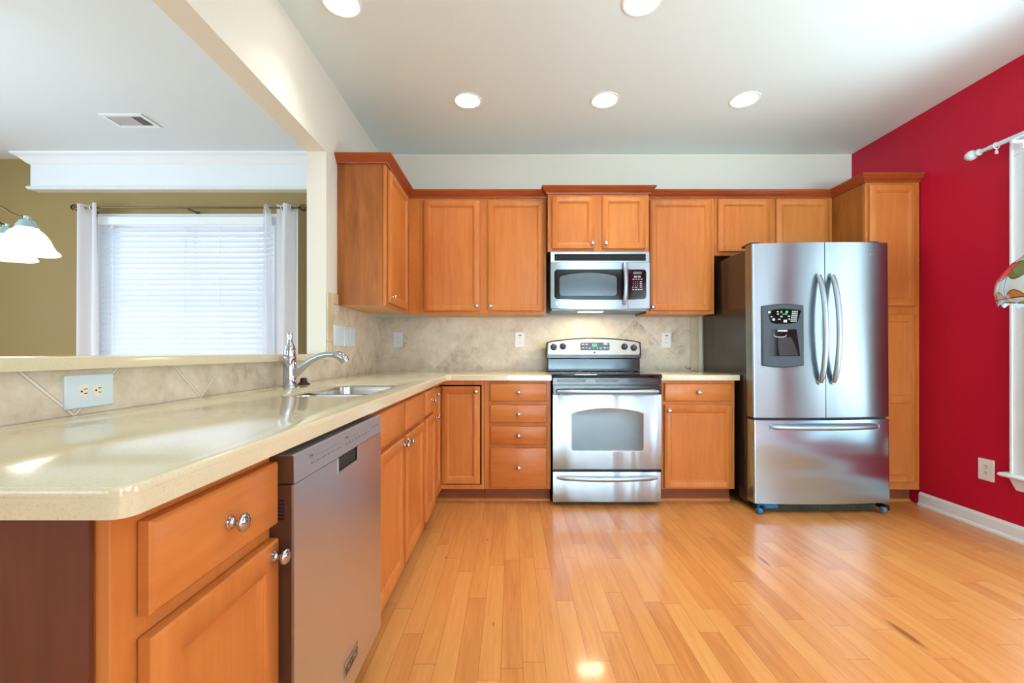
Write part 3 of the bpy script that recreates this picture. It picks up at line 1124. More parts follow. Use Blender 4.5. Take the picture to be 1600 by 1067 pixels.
def bowl(x0, x1, y0, y1, r, depth, name='bowl'):
    mb = MB()
    zt = 0.9015
    o_ = rrect(x0, x1, y0, y1, r, 8)
    rs = [[(x, y, zt) for x, y in o_]]
    for i, z in ((0.004, zt - .02), (0.01, zt - depth + .04), (0.018, zt - depth + .015), (0.035, zt - depth + .004), (0.06, zt - depth)):
        rs.append([(x, y, z) for x, y in inset_poly(o_, i)])
    mb.rings(rs, False, True)
    ob = mb.build(name, STEEL_SINK, sk, 60)
    for p in ob.data.polygons:
        p.flip()
    d = MB()
    cx, cy = (x0 + x1) / 2, (y0 + y1) / 2
    d.lathe([(0.045, 0.0), (0.045, .003), (.03, .0035), (.026, .001), (.0005, .001)], (cx, cy, zt - depth + .0005), (0, 0, 1), 24)
    d.build('drain', CHROME, ob, 50)
    return ob


bowl(SINK[0] - .004, SINK[1] + .004, SINK[2] - .004, 1.785, 0.07, 0.19)
bowl(SINK[0] - .004, SINK[1] + .004, 1.815, SINK[3] + .004, 0.07, 0.21)
dv = MB()
dv.box(SINK[0] + .03, SINK[1] - .03, 1.783, 1.817, 0.870, 0.8935, 0.006)
dv.build('divider', STEEL_SINK, sk, 40)

# faucet
fx, fy = -1.019, 2.026
fa = thing('faucet', 'chrome single-lever pull-out kitchen faucet standing behind the sink', 'faucet', (fx, fy, 0.914))
MB().lathe([(0.033, 0), (0.033, .004), (.0295, .008), (.029, .05), (.029, .118), (.0275, .122), (.0275, .138), (.024, .142)], (fx, fy, .9142), (0, 0, 1), 32).build('body', CHROME, fa, 45)
MB().lathe([(.0255, 0), (.0258, .02), (.024, .034), (.017, .052), (.0115, .064), (.0105, .086), (.0125, .094), (.0115, .1035), (.006, .108), (.0005, .109)], (fx, fy, 1.0565), (0, 0, 1), 28).build('lever', CHROME, fa, 45)
sp_pts = [(-1.012, 0.965), (-0.985, 0.985), (-0.955, 1.012), (-0.92, 1.038), (-0.885, 1.055), (-0.85, 1.063), (-0.815, 1.062)]
MB().tube([(x, fy, z) for x, z in sp_pts], [0.020, 0.0195, 0.0165, 0.0145, 0.0135, 0.0135, 0.014], 18, (0, 1, 0)).build('spout', CHROME, fa, 60)
hd_pts = [(-0.818, 1.062), (-0.80, 1.060), (-0.783, 1.052), (-0.770, 1.040), (-0.762, 1.026)]
MB().tube([(x, fy, z) for x, z in hd_pts], [0.0145, 0.0185, 0.0205, 0.021, 0.019], 18, (0, 1, 0)).build('spray_head', CHROME, fa, 60)
hc = MB()
hc.lathe([(0.030, 0), (0.030, .004), (.024, .008), (.017, .015), (.0145, .026), (.0155, .031), (.009, .034), (.0005, .034)], (-1.022, 2.165, .9142), (0, 0, 1), 24)
o = hc.build('hole_cover', BRONZE, None, 40)
tag(o, 'small dark bronze cap on the counter beside the faucet', 'sink hole cover')


# ------------------------------------------------------------------ dishwasher
dw = thing('dishwasher', 'stainless steel dishwasher in the left run under the long counter', 'dishwasher', (FL - .28, 1.22, 0))
XD = -0.452
TD = left(XD)
MB().box(FL - .56, -0.512, 0.925, 1.520, 0.095, 0.862).build('tub', BLACK_M, dw, 0)
sd = MB(TD)
sd.box(0.919, 1.521, -0.060, -0.0055, 0.128, 0.797)
sdo = sd.build('door_liner', DW_SIDE, dw, 0)
vs = MB(TD)
for k in range(6):
    vs.box(0.9184, 0.9189, -0.048, -0.022, 0.745 + 0.0075 * k - .02, 0.749 + 0.0075 * k - .02)
vs.build('vent_slot', DARK, sdo, 0)
# steel door skin with a pocket cut out below the console
pu0, pu1, pz0 = 1.150, 1.285, 0.762
skn = MB(TD)
skn.box(0.918, pu0, -0.005, 0.0, 0.128, 0.7985)
skn.box(pu1, 1.522, -0.005, 0.0, 0.128, 0.7985)
skn.box(pu0, pu1, -0.005, 0.0, 0.128, pz0)
skn.build('door_skin', STEEL_DW, dw, 0)
MB(TD).box(0.9165, 0.9178, -0.006, 0.0006, 0.128, 0.7985, 0.0005).build('door_edge', HANDLE, dw, 0)
pk = MB(TD)
pk.box(pu0, pu1, -0.0054, -0.0046, pz0, 0.7985)
pko = pk.build('handle_pocket', BLACK_M, dw, 0)
rm = MB(TD)
rm.box(pu0 - .004, pu0, -.004, .0015, pz0 - .004, .7985)
rm.box(pu1, pu1 + .004, -.004, .0015, pz0 - .004, .7985)
rm.box(pu0, pu1, -.004, .0015, pz0 - .004, pz0)
rm.build('pocket_rim', HANDLE, pko, 0)
cp = MB(TD)
cp.rings([[(0.918, -.06, .8005), (0.918, .001, .8005), (0.918, -.003, .856), (0.918, -.006, .859), (0.918, -.06, .859)],
          [(1.522, -.06, .8005), (1.522, .001, .8005), (1.522, -.003, .856), (1.522, -.006, .859), (1.522, -.06, .859)]])
cpo = cp.build('control_panel', STEEL_PANEL, dw, 0)
MB(TD).box(0.9172, 0.9179, -.06, -.002, .8005, .858).build('panel_side', DW_SIDE, dw, 0)
lg = MB(TD)
pd = lambda z: 0.0010 - (z - 0.8005) * 0.072
for k in range(6):
    u = 0.995 + k * 0.030
    lg.box(u, u + 0.006, pd(.823), pd(.823) + .0006, .8215, .8245)
    lg.box(u + .009, u + 0.019, pd(.823), pd(.823) + .0006, .8225, .8238)
lg.box(0.99, 1.16, pd(.836), pd(.836) + .0005, .8355, .8361)
lg.box(0.99, 1.008, pd(.840), pd(.840) + .0005, .8385, .8425)
lg.build('button_print', LEGEND_D, cpo, 0)
lg = MB(TD)
for k in range(8):
    u = 1.200 + k * 0.026
    lg.box(u, u + 0.006, pd(.823), pd(.823) + .0006, .8215, .8255)
    lg.box(u + .008, u + 0.016, pd(.823), pd(.823) + .0006, .8225, .8238)
lg.box(1.20, 1.30, pd(.836), pd(.836) + .0005, .8355, .8361)
lg.box(1.20, 1.222, pd(.840), pd(.840) + .0005, .8385, .8425)
lg.build('button_print', LEGEND_D, cpo, 0)
lg = MB(TD)
for k in range(6):
    u = 1.42 + k * 0.013
    lg.box(u, u + 0.008, pd(.830), pd(.830) + .0006, .829, .8315)
lg.build('button_print', LEGEND_D, cpo, 0)
bd = MB(TD)
bd.box(1.190, 1.288, 0.0, 0.003, 0.193, 0.232, 0.001)
bdo = bd.build('badge', CHROME, dw, 0)
bf = MB(TD)
bf.box(1.194, 1.284, 0.003, 0.0034, 0.198, 0.221)
bf.build('badge_plate', BLACK_M, bdo, 0)
tx = MB(TD)
vs_, fs_ = text_mesh('MAYTAG', 0.0215, lambda a, b, d: (1.239 + a, 0.0034 + d, 0.2095 + b), 0.0006, bold=0.0006, sx=0.98)
tx.add(vs_, fs_)
tx.build('lettering', CHROME, bdo, 0)
MB(TD).box(0.925, 1.515, -0.30, -0.11, 0.0, 0.094).build('toe_panel', BLACK_M, dw, 0)


# ------------------------------------------------------------------ range
RX0, RX1 = 0.281, 1.039
RC = (RX0 + RX1) / 2
RF = 3.070
rg = thing('range', 'stainless steel electric range with black glass cooktop', 'range', (RC, 3.4, 0))
TR = back(RF)
MB().box(RX0 + .004, RX1 - .004, RF + .045, YB - .015, 0.028, 0.900).build('body', BLACK, rg, 0)
MB().box(RX0 + .02, RX1 - .02, RF + .08, YB - .03, 0.0, 0.0275).build('base', BLACK_M, rg, 0)
ck = MB(TR)
ck.rings([[(u, d, z) for d, z in ((-.60, .9005), (0.006, .9005), (0.012, .894), (0.016, .900), (0.014, .913), (0.006, .919), (-.02, .9195), (-.60, .9195))] for u in (RX0, RX1)])
cko = ck.build('cooktop', BLACK_G, rg, 40)
for bx, by, br in ((RC - .19, RF + .18, .105), (RC + .19, RF + .18, .085), (RC - .19, RF + .44, .085), (RC + .19, RF + .44, .105)):
    bn = MB()
    bn.lathe([(br, 0), (br, .0003), (br - .003, .0003), (br - .003, 0)], (bx, by, .91955), (0, 0, 1), 40, False, False)
    bn.build('burner_ring', LEGEND_D, cko, 0)
vt = MB(TR)
vt.box(RX0 + .003, RX1 - .003, -.044, -0.004, 0.846, 0.900)
vto = vt.build('vent_trim', BLACK, rg, 0)
vl = MB(TR)
for (a, b_) in ((RX0 + .03, RX0 + .23), (RC - .08, RC + .08), (RX1 - .23, RX1 - .03)):
    for z in (0.866, 0.874, 0.882):
        vl.box(a, b_, -.0041, -.0033, z, z + .003)
vl.build('vent_louver', BLACK_M, vto, 0)
# oven door: black upper band, steel face, curved glass
dr = MB(TR)
dr.box(RX0 + .003, RX1 - .003, -.044, 0.0, 0.780, 0.8455, 0.003)
dro = dr.build('oven_door', BLACK, rg, 0)
df = MB(TR)
zs = [0.258, 0.262, 0.45, 0.60, 0.776, 0.7795]
df.rings([[(u, d, z) for d, z in ((-.044, .258), (.002, .258), (.006, .264), (.009, .50), (.006, .772), (.002, .7795), (-.044, .7795))] for u in (RX0 + .003, RX1 - .003)])
df.build('door_face', STEEL_O, dro, 60)


def arch(u0, u1, z0, z1, rise, r=.02, n=14):
    pts = []
    for cx, cz, a0 in ((u1 - r, z0 + r, -PI / 2),):
        for i in range(5):
            a = a0 + PI / 2 * i / 4
            pts.append((cx + r * math.cos(a), cz + r * math.sin(a)))
    w = (u1 - u0) / 2
    cu_ = (u0 + u1) / 2
    for i in range(n + 1):
        t = 1 - 2 * i / n
        k = (z1 - rise) + rise * (1 - t * t)
        if abs(t) > 0.97:
            k -= 0.006
        pts.append((cu_ + t * w, k))
    for i in range(5):
        a = PI + PI / 2 * i / 4
        pts.append((u0 + r + r * math.cos(a), z0 + r + r * math.sin(a)))
    return pts


ar = arch(0.407, 0.915, 0.386, 0.690, 0.035)
gt = MB(TR)
gt.prism(ar, 0.002, 0.0105, UDZ)
OVEN_GLASS = plain('oven_glass', lin(104, 116, 122), 0.06, 0.8)
gto = gt.build('glass_trim', CHROME, dro, 30)
MB(TR).prism(inset_poly(ar, .005), 0.002, 0.0112, UDZ).build('oven_glass', OVEN_GLASS, gto, 30)
hn = MB(TR)
npt = 17
hn.tube([(RX0 + .03 + (RX1 - RX0 - .06) * i / (npt - 1), 0.030 + 0.022 * (1 - (2 * i / (npt - 1) - 1) ** 2), 0.802) for i in range(npt)], [0.010] + [0.0135] * (npt - 2) + [0.010], 14, (0, 0, 1), 1.15)
for u in (RX0 + .045, RX1 - .045):
    hn.box(u - .012, u + .012, -.0005, 0.034, .795, .809, .003)
hn.build('handle', HANDLE, dro, 50)
dd = MB(TR)
dd.rings([[(u, d, z) for d, z in ((-.044, .030), (.0, .030), (.004, .036), (.006, .22), (.002, .240), (-.044, .240))] for u in (RX0 + .004, RX1 - .006)])
ddo = dd.build('storage_drawer', STEEL_O, rg, 60)
hh = MB(TR)
hh.tube([(RX0 + .03 + (RX1 - RX0 - .06) * i / (npt - 1), 0.014 + 0.026 * (1 - (2 * i / (npt - 1) - 1) ** 2), 0.205 - 0.006 * (1 - (2 * i / (npt - 1) - 1) ** 2)) for i in range(npt)], [0.008] + [0.0145] * (npt - 2) + [0.008], 14, (0, 0, 1), 1.2)
for u in (RX0 + .05, RX1 - .05):
    hh.box(u - .012, u + .012, 0.004, 0.020, .198, .212, .003)
hh.build('handle', HANDLE, ddo, 50)
# backguard
YG = 3.548
TG = back(YG)
MB(TG).box(RX0 + .006, RX1 - .012, -.12, 0.004, .9205, 1.022, .004).build('backsplash_panel', BLACK, rg, 30)
MB(TG).box(RX0 + .012, RX1 - .020, .004, 0.0055,   .940, 1.016, .0005).build('backsplash_glass', plain('backguard_glass', lin(46, 56, 62), 0.08, 0.3), rg, 0)


def dome(u0, u1, z0, zs_, zc, r=.03, n=16):
    pts = [(u0 + r * .4, z0), (u1 - r * .4, z0), (u1 - .004, z0 + r * .35), (u1, z0 + r)]
    cu_, w = (u0 + u1) / 2, (u1 - u0) / 2
    for i in range(n + 1):
        t = 1 - 2 * i / n
        z = zs_ + (zc - zs_) * (1 - t * t)
        uu = cu_ + t * w * (0.985 if abs(t) > .99 else 1)
        if abs(t) > .99:
            z -= .004
        pts.append((uu, z))
    pts += [(u0, z0 + r), (u0 + .004, z0 + r * .35)]
    return pts


cgp = dome(RX0 - .008, RX1 - .002, 1.022, 1.155, 1.188)
cg = MB(TG)
cg.prism(cgp, -.11, 0.014, UDZ, .006)
cgo = cg.build('control_housing', BLACK, rg, 40)
fpn = dome(RX0 + .006, RX1 - .016, 1.052, 1.150, 1.180, .02)
fp = MB(TG).prism(fpn, 0.012, 0.0165, UDZ, .001).build('control_face', STEEL_WARM, cgo, 30)
dpo = MB(TG).prism(rrect(RC - .115, RC + .12, 1.088, 1.150, .012), 0.016, 0.0178, UDZ).build('display', BLACK_G, cgo, 0)
tx = MB(TG)
vs_, fs_ = text_mesh('12:1', 0.026, lambda a, b, d: (RC + a, 0.0179 + d, 1.128 + b), 0.0005, bold=0.0003)
tx.add(vs_, fs_)
tx.build('clock_digits', LED_G, dpo, 0)
for group in (((-.102, 1.134, .02), (-.102, 1.106, .02), (-.072, 1.134, .016), (-.070, 1.106, .012)),
              ((-.045, 1.104, .016), (-.012, 1.106, .010), (.018, 1.104, .010), (.040, 1.104, .018)),
              ((.072, 1.134, .036), (.072, 1.144, .030), (.072, 1.106, .020), (.098, 1.106, .012))):
    for (u, z, w) in group:
        MB(TG).box(RC + u, RC + u + w, .0179, .0184, z, z + .004).build('button_print', LEGEND, dpo, 0)
for u, z in ((0.333, 1.114), (0.407, 1.119), (0.900, 1.117), (0.974, 1.109)):
    kb = MB(TG)
    kb.lathe([(.026, 0), (.026, .002), (.0225, .004), (.0205, .022), (.0185, .026), (.0005, .026)], (u, .0167, z), (0, 1, 0), 28)
    kb.box(u - .0045, u + .0045, .040, .047, z - .019, z + .019, .002)
    ko = kb.build('knob', BLACK_M, cgo, 40)
    MB(TG).box(u - .001, u + .001, .0472, .0478, z + .004, z + .018).build('pointer_mark', LEGEND, ko, 0)
em = MB(TG)
em.lathe([(.008, 0), (.008, .0015), (.0068, .0015), (.0068, .0008), (.0005, .0008)], (RC, .0167, 1.070), (0, 1, 0), 24)
em.build('emblem', BLACK_M, cgo, 0)

# ------------------------------------------------------------------ microwave
MX0, MX1 = 0.290, 1.034
MF = 3.322
TMW = back(MF)
mw = thing('microwave', 'stainless over-the-range microwave hung above the range', 'microwave', (0.66, 3.5, 1.395))
MB().box(MX0, MX1, MF + .032, YB - .012, 1.405, 1.8295).build('body', BLACK, mw, 0)
gr = MB(TMW)
gr.box(MX0, MX1, -.031, 0.0, 1.748, 1.8285, .002)
gro = gr.build('vent_panel', STEEL, mw, 0)
MB(TMW).box(MX0 + .03, MX1 - .028, 0.0, .0012, 1.761, 1.812).build('vent_grille', DARK, gro, 0)
sl = MB(TMW)
for z in (1.770, 1.781, 1.792, 1.803):
    sl.box(MX0 + .034, MX1 - .032, 0.0012, .006, z, z + .003)
sl.build('vent_slat', BLACK_M, gro, 0)
SPLIT = 0.868


def bulge(u0, u1, z0, z1, d0, amp, lo=0.0):
    """front plate whose lower edge sags slightly towards the middle of the oven"""
    n = 18
    cu_, w = (MX0 + MX1) / 2, (MX1 - MX0) / 2
    top, bot, topb, botb = [], [], [], []
    mb = MB(TMW)
    rs = []
    for i in range(n + 1):
        u = u0 + (u1 - u0) * i / n
        t = (u - cu_) / w
        d = d0 + amp * (1 - t * t)
        zb = z0 - lo * (1 - t * t)
        rs.append([(u, -.031, zb), (u, d, zb), (u, d, z1), (u, -.031, z1)])
    mb.rings(rs)
    return mb


mdo = bulge(MX0, SPLIT - .0015, 1.404, 1.745, .004, .012, .010).build('door', STEEL, mw, 40)
mpo = bulge(SPLIT + .0015, MX1, 1.404, 1.745, .004, .012, .010).build('control_panel', STEEL, mw, 40)


def curved_plate(poly_u0, poly_u1, z0f, z1f, lift, n=20):
    """thin plate following the bowed front; z0f/z1f give its edges at u"""
    cu_, w = (MX0 + MX1) / 2, (MX1 - MX0) / 2
    rs = []
    for i in range(n + 1):
        u = poly_u0 + (poly_u1 - poly_u0) * i / n
        t = (u - cu_) / w
        d = .004 + .012 * (1 - t * t)
        rs.append([(u, d - .001, z0f(u)), (u, d + lift, z0f(u)), (u, d + lift, z1f(u)), (u, d - .001, z1f(u))])
    return MB(TMW).rings(rs)


def soft(u, a, b, r):
    """corner rounding: how far the edge pulls in at u"""
    m = min(u - a, b - u)
    if m >= r:
        return 0.0
    m = max(m, 0)
    return r - math.sqrt(max(0, r * r - (r - m) ** 2))


BA, BZ = 0.318, 1.008
gp = curved_plate(BA, SPLIT - .003, lambda u: 1.474 + soft(u, BA, 9, .018) - .010 * (1 - ((u - .662) / .372) ** 2), lambda u: 1.694 - soft(u, BA, 9, .018), .0012, 40)
gpo = gp.build('door_glass', BLACK_G, mdo, 30)
wa, wb = 0.356, 0.785
wp = curved_plate(wa, wb, lambda u: 1.496 + soft(u, wa, wb, .02), lambda u: 1.640 - soft(u, wa, wb, .015) + .028 * (1 - ((u - .57) / .215) ** 2), .0020, 40)
wp.build('viewing_window', plain('microwave_screen', lin(96, 106, 112), 0.12, 0.6), gpo, 30)
kp = curved_plate(SPLIT + .003, BZ, lambda u: 1.474 + soft(u, -9, BZ, .022) - .010 * (1 - ((u - .662) / .372) ** 2), lambda u: 1.694 - soft(u, -9, BZ, .022), .0012, 30)
kpo = kp.build('keypad', BLACK_G, mpo, 30)
dpl = 0.0125
MB(TMW).box(0.908, 0.972, dpl, dpl + .0016, 1.657, 1.676).build('clock_display', LEGEND_D, kpo, 0)
lg = MB(TMW)
KD = .0135
for row, z in enumerate((1.640, 1.632)):
    for u in (0.914, 0.942):
        lg.box(u, u + .022, KD, KD + .0009, z, z + .004)
for u in (0.903, 0.923, 0.943, 0.963):
    lg.box(u, u + .014, KD, KD + .0009, 1.617, 1.622)
dig = '123456789'
for k in range(9):
    vs_, fs_ = text_mesh(dig[k], 0.012, lambda a, b, d: (0.908 + .0165 * (k % 3) + a, KD + d, 1.600 - .0135 * (k // 3) + b), .0008)
    lg.add(vs_, fs_)
for k in range(4):
    lg.box(0.957, 0.974, KD, KD + .0009, 1.598 - .0135 * k, 1.603 - .0135 * k)
for u in (0.901, 0.919, 0.930):
    lg.box(u, u + .010, KD, KD + .0009, 1.557, 1.562)
for u in (0.901, 0.922, 0.942, 0.962):
    lg.box(u, u + .014, KD, KD + .0009, 1.539, 1.545)
lg.build('button_print', LEGEND, kpo, 0)
hb = MB(TMW)
hb.tube([(0.838 + .006 * (1 - (2 * i / 14 - 1) ** 2), 0.020 + .030 * (1 - (2 * i / 14 - 1) ** 2), 1.738 - (1.738 - 1.430) * i / 14) for i in range(15)], [.012] + [.0150] * 13 + [.012], 14, (1, 0, 0), 1.0)
hb.build('handle', HANDLE, mdo, 50)
em = MB(TMW)
em.lathe([(.010, 0), (.010, .002), (.0085, .002), (.0085, .001), (.0005, .001)], (0.338, .0085, 1.440), (0, 1, 0), 24)
em.build('emblem', CHROME, mdo, 0)
un = MB()
un.box(MX0 + .01, MX1 - .01, MF + .034, YB - .06, 1.386, 1.4045, .004)
uno = un.build('underside', plain('hood_underside', lin(120, 132, 138), 0.35, 0.6), mw, 0)
MB().box(0.515, 0.70, MF + .06, MF + .13, 1.383, 1.3858).build('lamp_lens', HOODLAMP, uno, 0)
ul = bpy.data.lights.new('hood_lamp', 'AREA')
ul.shape = 'RECTANGLE'
ul.size, ul.size_y = .18, .07
ul.energy = HOOD_W
ul.color = (1, .82, .55)
ulo = bpy.data.objects.new('hood_lamp', ul)
ulo.location = Vector((0.61, MF + .095, 1.380)) - world_loc(mw)
ulo.parent = mw
COL.objects.link(ulo)

# ------------------------------------------------------------------ refrigerator
FX0, FX1 = 1.606, 2.512
FFY = 2.930
rf = thing('refrigerator', 'stainless french-door refrigerator with dispenser and bottom freezer', 'refrigerator', (2.05, 3.3, 0))
BX0, BX1 = FX0 + .006, 2.478
MB().box(BX0, BX1, FFY + .098, YB - .03, 0.045, 1.775, .006).build('body', FRIDGE_SIDE, rf, 30)
FC, FW = (FX0 + FX1) / 2, (FX1 - FX0) / 2
bow = lambda u: 0.026 * (1 - ((u - FC) / FW) ** 2)


def fdoor(u0, u1, z0, z1, rl, rr_, name, mat):
    n = 16
    pts = [(u0, 0.085)]
    if rl:
        for i in range(5):
            a = PI / 2 * i / 4
            pts.append((u0 + .012 * (1 - math.cos(a)), .012 * (1 - math.sin(a)) - bow(u0)))
    for i in range(n + 1):
        u = u0 + (.012 if rl else 0) + (u1 - u0 - (.012 if rl else 0) - (.012 if rr_ else 0)) * i / n
        pts.append((u, -bow(u)))
    if rr_:
        for i in range(5):
            a = PI / 2 * i / 4
            pts.append((u1 - .012 * (1 - math.sin(a)), .012 * (1 - math.cos(a)) - bow(u1)))
    pts.append((u1, 0.085))
    mb = MB()
    mb.prism([(u, FFY + y) for u, y in pts], z0, z1, lambda a, b, d: (a, b, d))
    return mb.build(name, mat, rf, 40)


MID = 2.070
# dispenser opening is cut by building the left door around it
PX0, PX1, PZ0, PZ1 = 1.660, 1.924, 0.985, 1.378
ld = fdoor(FX0, MID - .0025, .640, 1.793, True, False, 'door', STEEL)
rd = fdoor(MID + .0025, FX1, .640, 1.793, False, True, 'door', STEEL)
fz = fdoor(FX0 + .002, FX1, .070, .622, True, True, 'freezer_drawer', STEEL_F)
MB().box(FX0 + .01, FX1 - .01, FFY + .02, FFY + .097, .6225, .6395).build('gasket', BLACK_M, rf, 0)
MB().box(FX0 + .012, FX1 - .012, FFY + .0855, FFY + .0975, .08, 1.78).build('door_seal', BLACK_M, rf, 0)
hg = MB()
hg.box(FX0 + .008, FX0 + .07, FFY + .03, FFY + .15, 1.7765, 1.7925, .003)
hg.box(FX1 - .10, FX1 - .035, FFY + .03, FFY + .15, 1.7765, 1.7925, .003)
for v_ in range(len(hg.v)):
    x_, y_, z_ = hg.v[v_]
    hg.v[v_] = (x_, y_, z_ + .0175)
hg.build('hinge_cover', BLACK_M, rf, 30)


def fd(u, extra):      # point in front of the bowed door
    return lambda a, b, d: (a, FFY - bow(a) - d, b)


PUT = lambda a, b, d: (a, FFY - bow(a) - d, b)
pan = []
n = 12
for i in range(n + 1):
    t = -1 + 2 * i / n
    pan.append(((PX0 + PX1) / 2 + t * (PX1 - PX0) / 2, PZ0 - .014 * (1 - t * t)))
for i in range(n + 1):
    t = 1 - 2 * i / n
    pan.append(((PX0 + PX1) / 2 + t * (PX1 - PX0) / 2, PZ1 + .012 * (1 - t * t)))
dpn = MB()
dpn.prism(pan, -.004, .014, PUT, .006)
dpo = dpn.build('dispenser_panel', GREY_P, ld, 40)
cpts = [(1.688, 1.345), (1.72, 1.352), (1.79, 1.358), (1.86, 1.352), (1.904, 1.345), (1.880, 1.268), (1.84, 1.260), (1.79, 1.258), (1.74, 1.260), (1.712, 1.268)]
cpo = MB().prism(cpts, .012, .0152, PUT).build('control_pad', BLACK_G, dpo, 0)
tx = MB()
for body, u in (('-5', 1.778), ('38', 1.812)):
    vs_, fs_ = text_mesh(body, 0.018, lambda a, b, d: PUT(u + a, 1.336 + b, .0153 + d), .0005)
    tx.add(vs_, fs_)
tx.build('temperature_digits', LED_G, cpo, 0)
lg = MB()


def lbox(u, z, w, h, d=.0153, t=.0005):
    lg.prism([(u, z), (u + w, z), (u + w, z + h), (u, z + h)], d, d + t, PUT)


for (u, z, w, h) in ((1.696, 1.330, .014, .012), (1.712, 1.303, .010, .005), (1.722, 1.280, .016, .014), (1.750, 1.335, .012, .006), (1.752, 1.320, .012, .006), (1.772, 1.303, .014, .007), (1.758, 1.286, .014, .006), (1.792, 1.268, .022, .016), (1.820, 1.304, .012, .007), (1.785, 1.320, .03, .003), (1.822, 1.286, .012, .006)):
    lbox(u, z, w, h)
for k in range(6):
    for j in range(4):
        lbox(1.846 + .010 * j - .0035 * (5 - k) * .5, 1.272 + .0125 * k, .0075, .007)
lg.build('button_print', LEGEND, cpo, 0)
cav = [(1.716, 1.222), (1.874, 1.222), (1.890, 1.100), (1.896, 1.046), (1.700, 1.046), (1.706, 1.100)]
cvo = MB().prism(cav, .0125, .0150, PUT).build('dispenser_recess', BLACK_G, dpo, 0)
pad = MB()
pad.prism([(1.755, 1.168), (1.838, 1.172), (1.860, 1.120), (1.885, 1.048), (1.760, 1.048), (1.752, 1.10)], .0145, .022, PUT, .003)
pad.build('dispenser_paddle', plain('smoked_plastic', lin(52, 52, 52), 0.2, 0.3), cvo, 30)
cl = MB()
cl.tube([PUT(u, z, .018) for u, z in ((1.728, 1.188), (1.735, 1.176), (1.750, 1.172), (1.790, 1.172), (1.803, 1.176), (1.808, 1.186))], .0022, 8)
cl.prism([(1.755, 1.208), (1.815, 1.208), (1.815, 1.218), (1.755, 1.218)], .015, .017, PUT)
cl.build('water_spout', LEGEND, cvo, 30)


def bowhandle(p0, p1, out, rad, name, parent, axis, flat):
    n = 20
    pts = []
    for i in range(n + 1):
        t = -1 + 2 * i / n
        u = p0[0] + (p1[0] - p0[0]) * i / n
        z = p0[1] + (p1[1] - p0[1]) * i / n
        pts.append(PUT(u, z, .010 + out * (1 - t * t) ** .8))
    mb = MB()
    mb.tube(pts, [rad * .8] + [rad] * (n - 1) + [rad * .8], 14, axis, flat)
    for (u, z), s in ((p0, 1), (p1, -1)):
        q = Vector(PUT(u, z, -.001))
        mb.cyl(q, Vector(PUT(u, z, .016)), rad * .9, 14)
    return mb.build(name, HANDLE, parent, 60)


bowhandle((2.024, 1.573), (2.030, 0.872), .058, .0165, 'handle', ld, (1, 0, 0), 1.0)
bowhandle((2.112, 1.573), (2.116, 0.872), .058, .0165, 'handle', rd, (1, 0, 0), 1.0)
bowhandle((1.722, .580), (2.408, .580), .040, .0165, 'handle', fz, (0, 0, 1), 1.1)
lo = MB()
lo.prism([(2.390 + .026 * math.cos(2 * PI * i / 28), 1.712 + .009 * math.sin(2 * PI * i / 28)) for i in range(28)], -.001, .003, PUT, .0015)
loo = lo.build('emblem', CHROME, rd, 40)
MB().prism([(2.397 + .014 * math.cos(2 * PI * i / 20), 1.712 + .0045 * math.sin(2 * PI * i / 20)) for i in range(20)], .003, .0034, PUT).build('emblem_inlay', LEGEND_D, loo, 0)
gr = MB()
gr.box(FX0 + .04, BX1 - .02, FFY + .115, FFY + .16, .022, .0445)
gr.box(FX0 + .05, BX1 - .04, FFY + .03, FFY + .0975, .010, .0690)
for k in range(14):
    gr.box(FX0 + .06 + .055 * k, FX0 + .063 + .055 * k, FFY + .027, FFY + .03, .012, .066)
gr.build('base_grille', GRILLE, rf, 0)
bl = MB()
bl.box(FX0 + .035, FX0 + .17, FFY + .018, FFY + .0265, .030, .066, .003)
bl.build('tape_strip', BLUE_T, rf, 0)
for x, m_ in ((FX0 + .035, BLUE_T), (FX1 - .050, RUBBER)):
    ft = MB()
    ft.cyl((x - .013, FFY + .0, .0205), (x + .013, FFY + .0, .0205), .0202, 20)
    fo = ft.build('foot', m_, rf, 40)
    MB().box(x - .006 + .02, x + .040, FFY - .01, FFY + .10, .018, .050, .004).build('foot_bracket', BLACK_M, fo, 30)
rf.rotation_euler = (0, -0.008, 0)
rf.location.z = 0.003


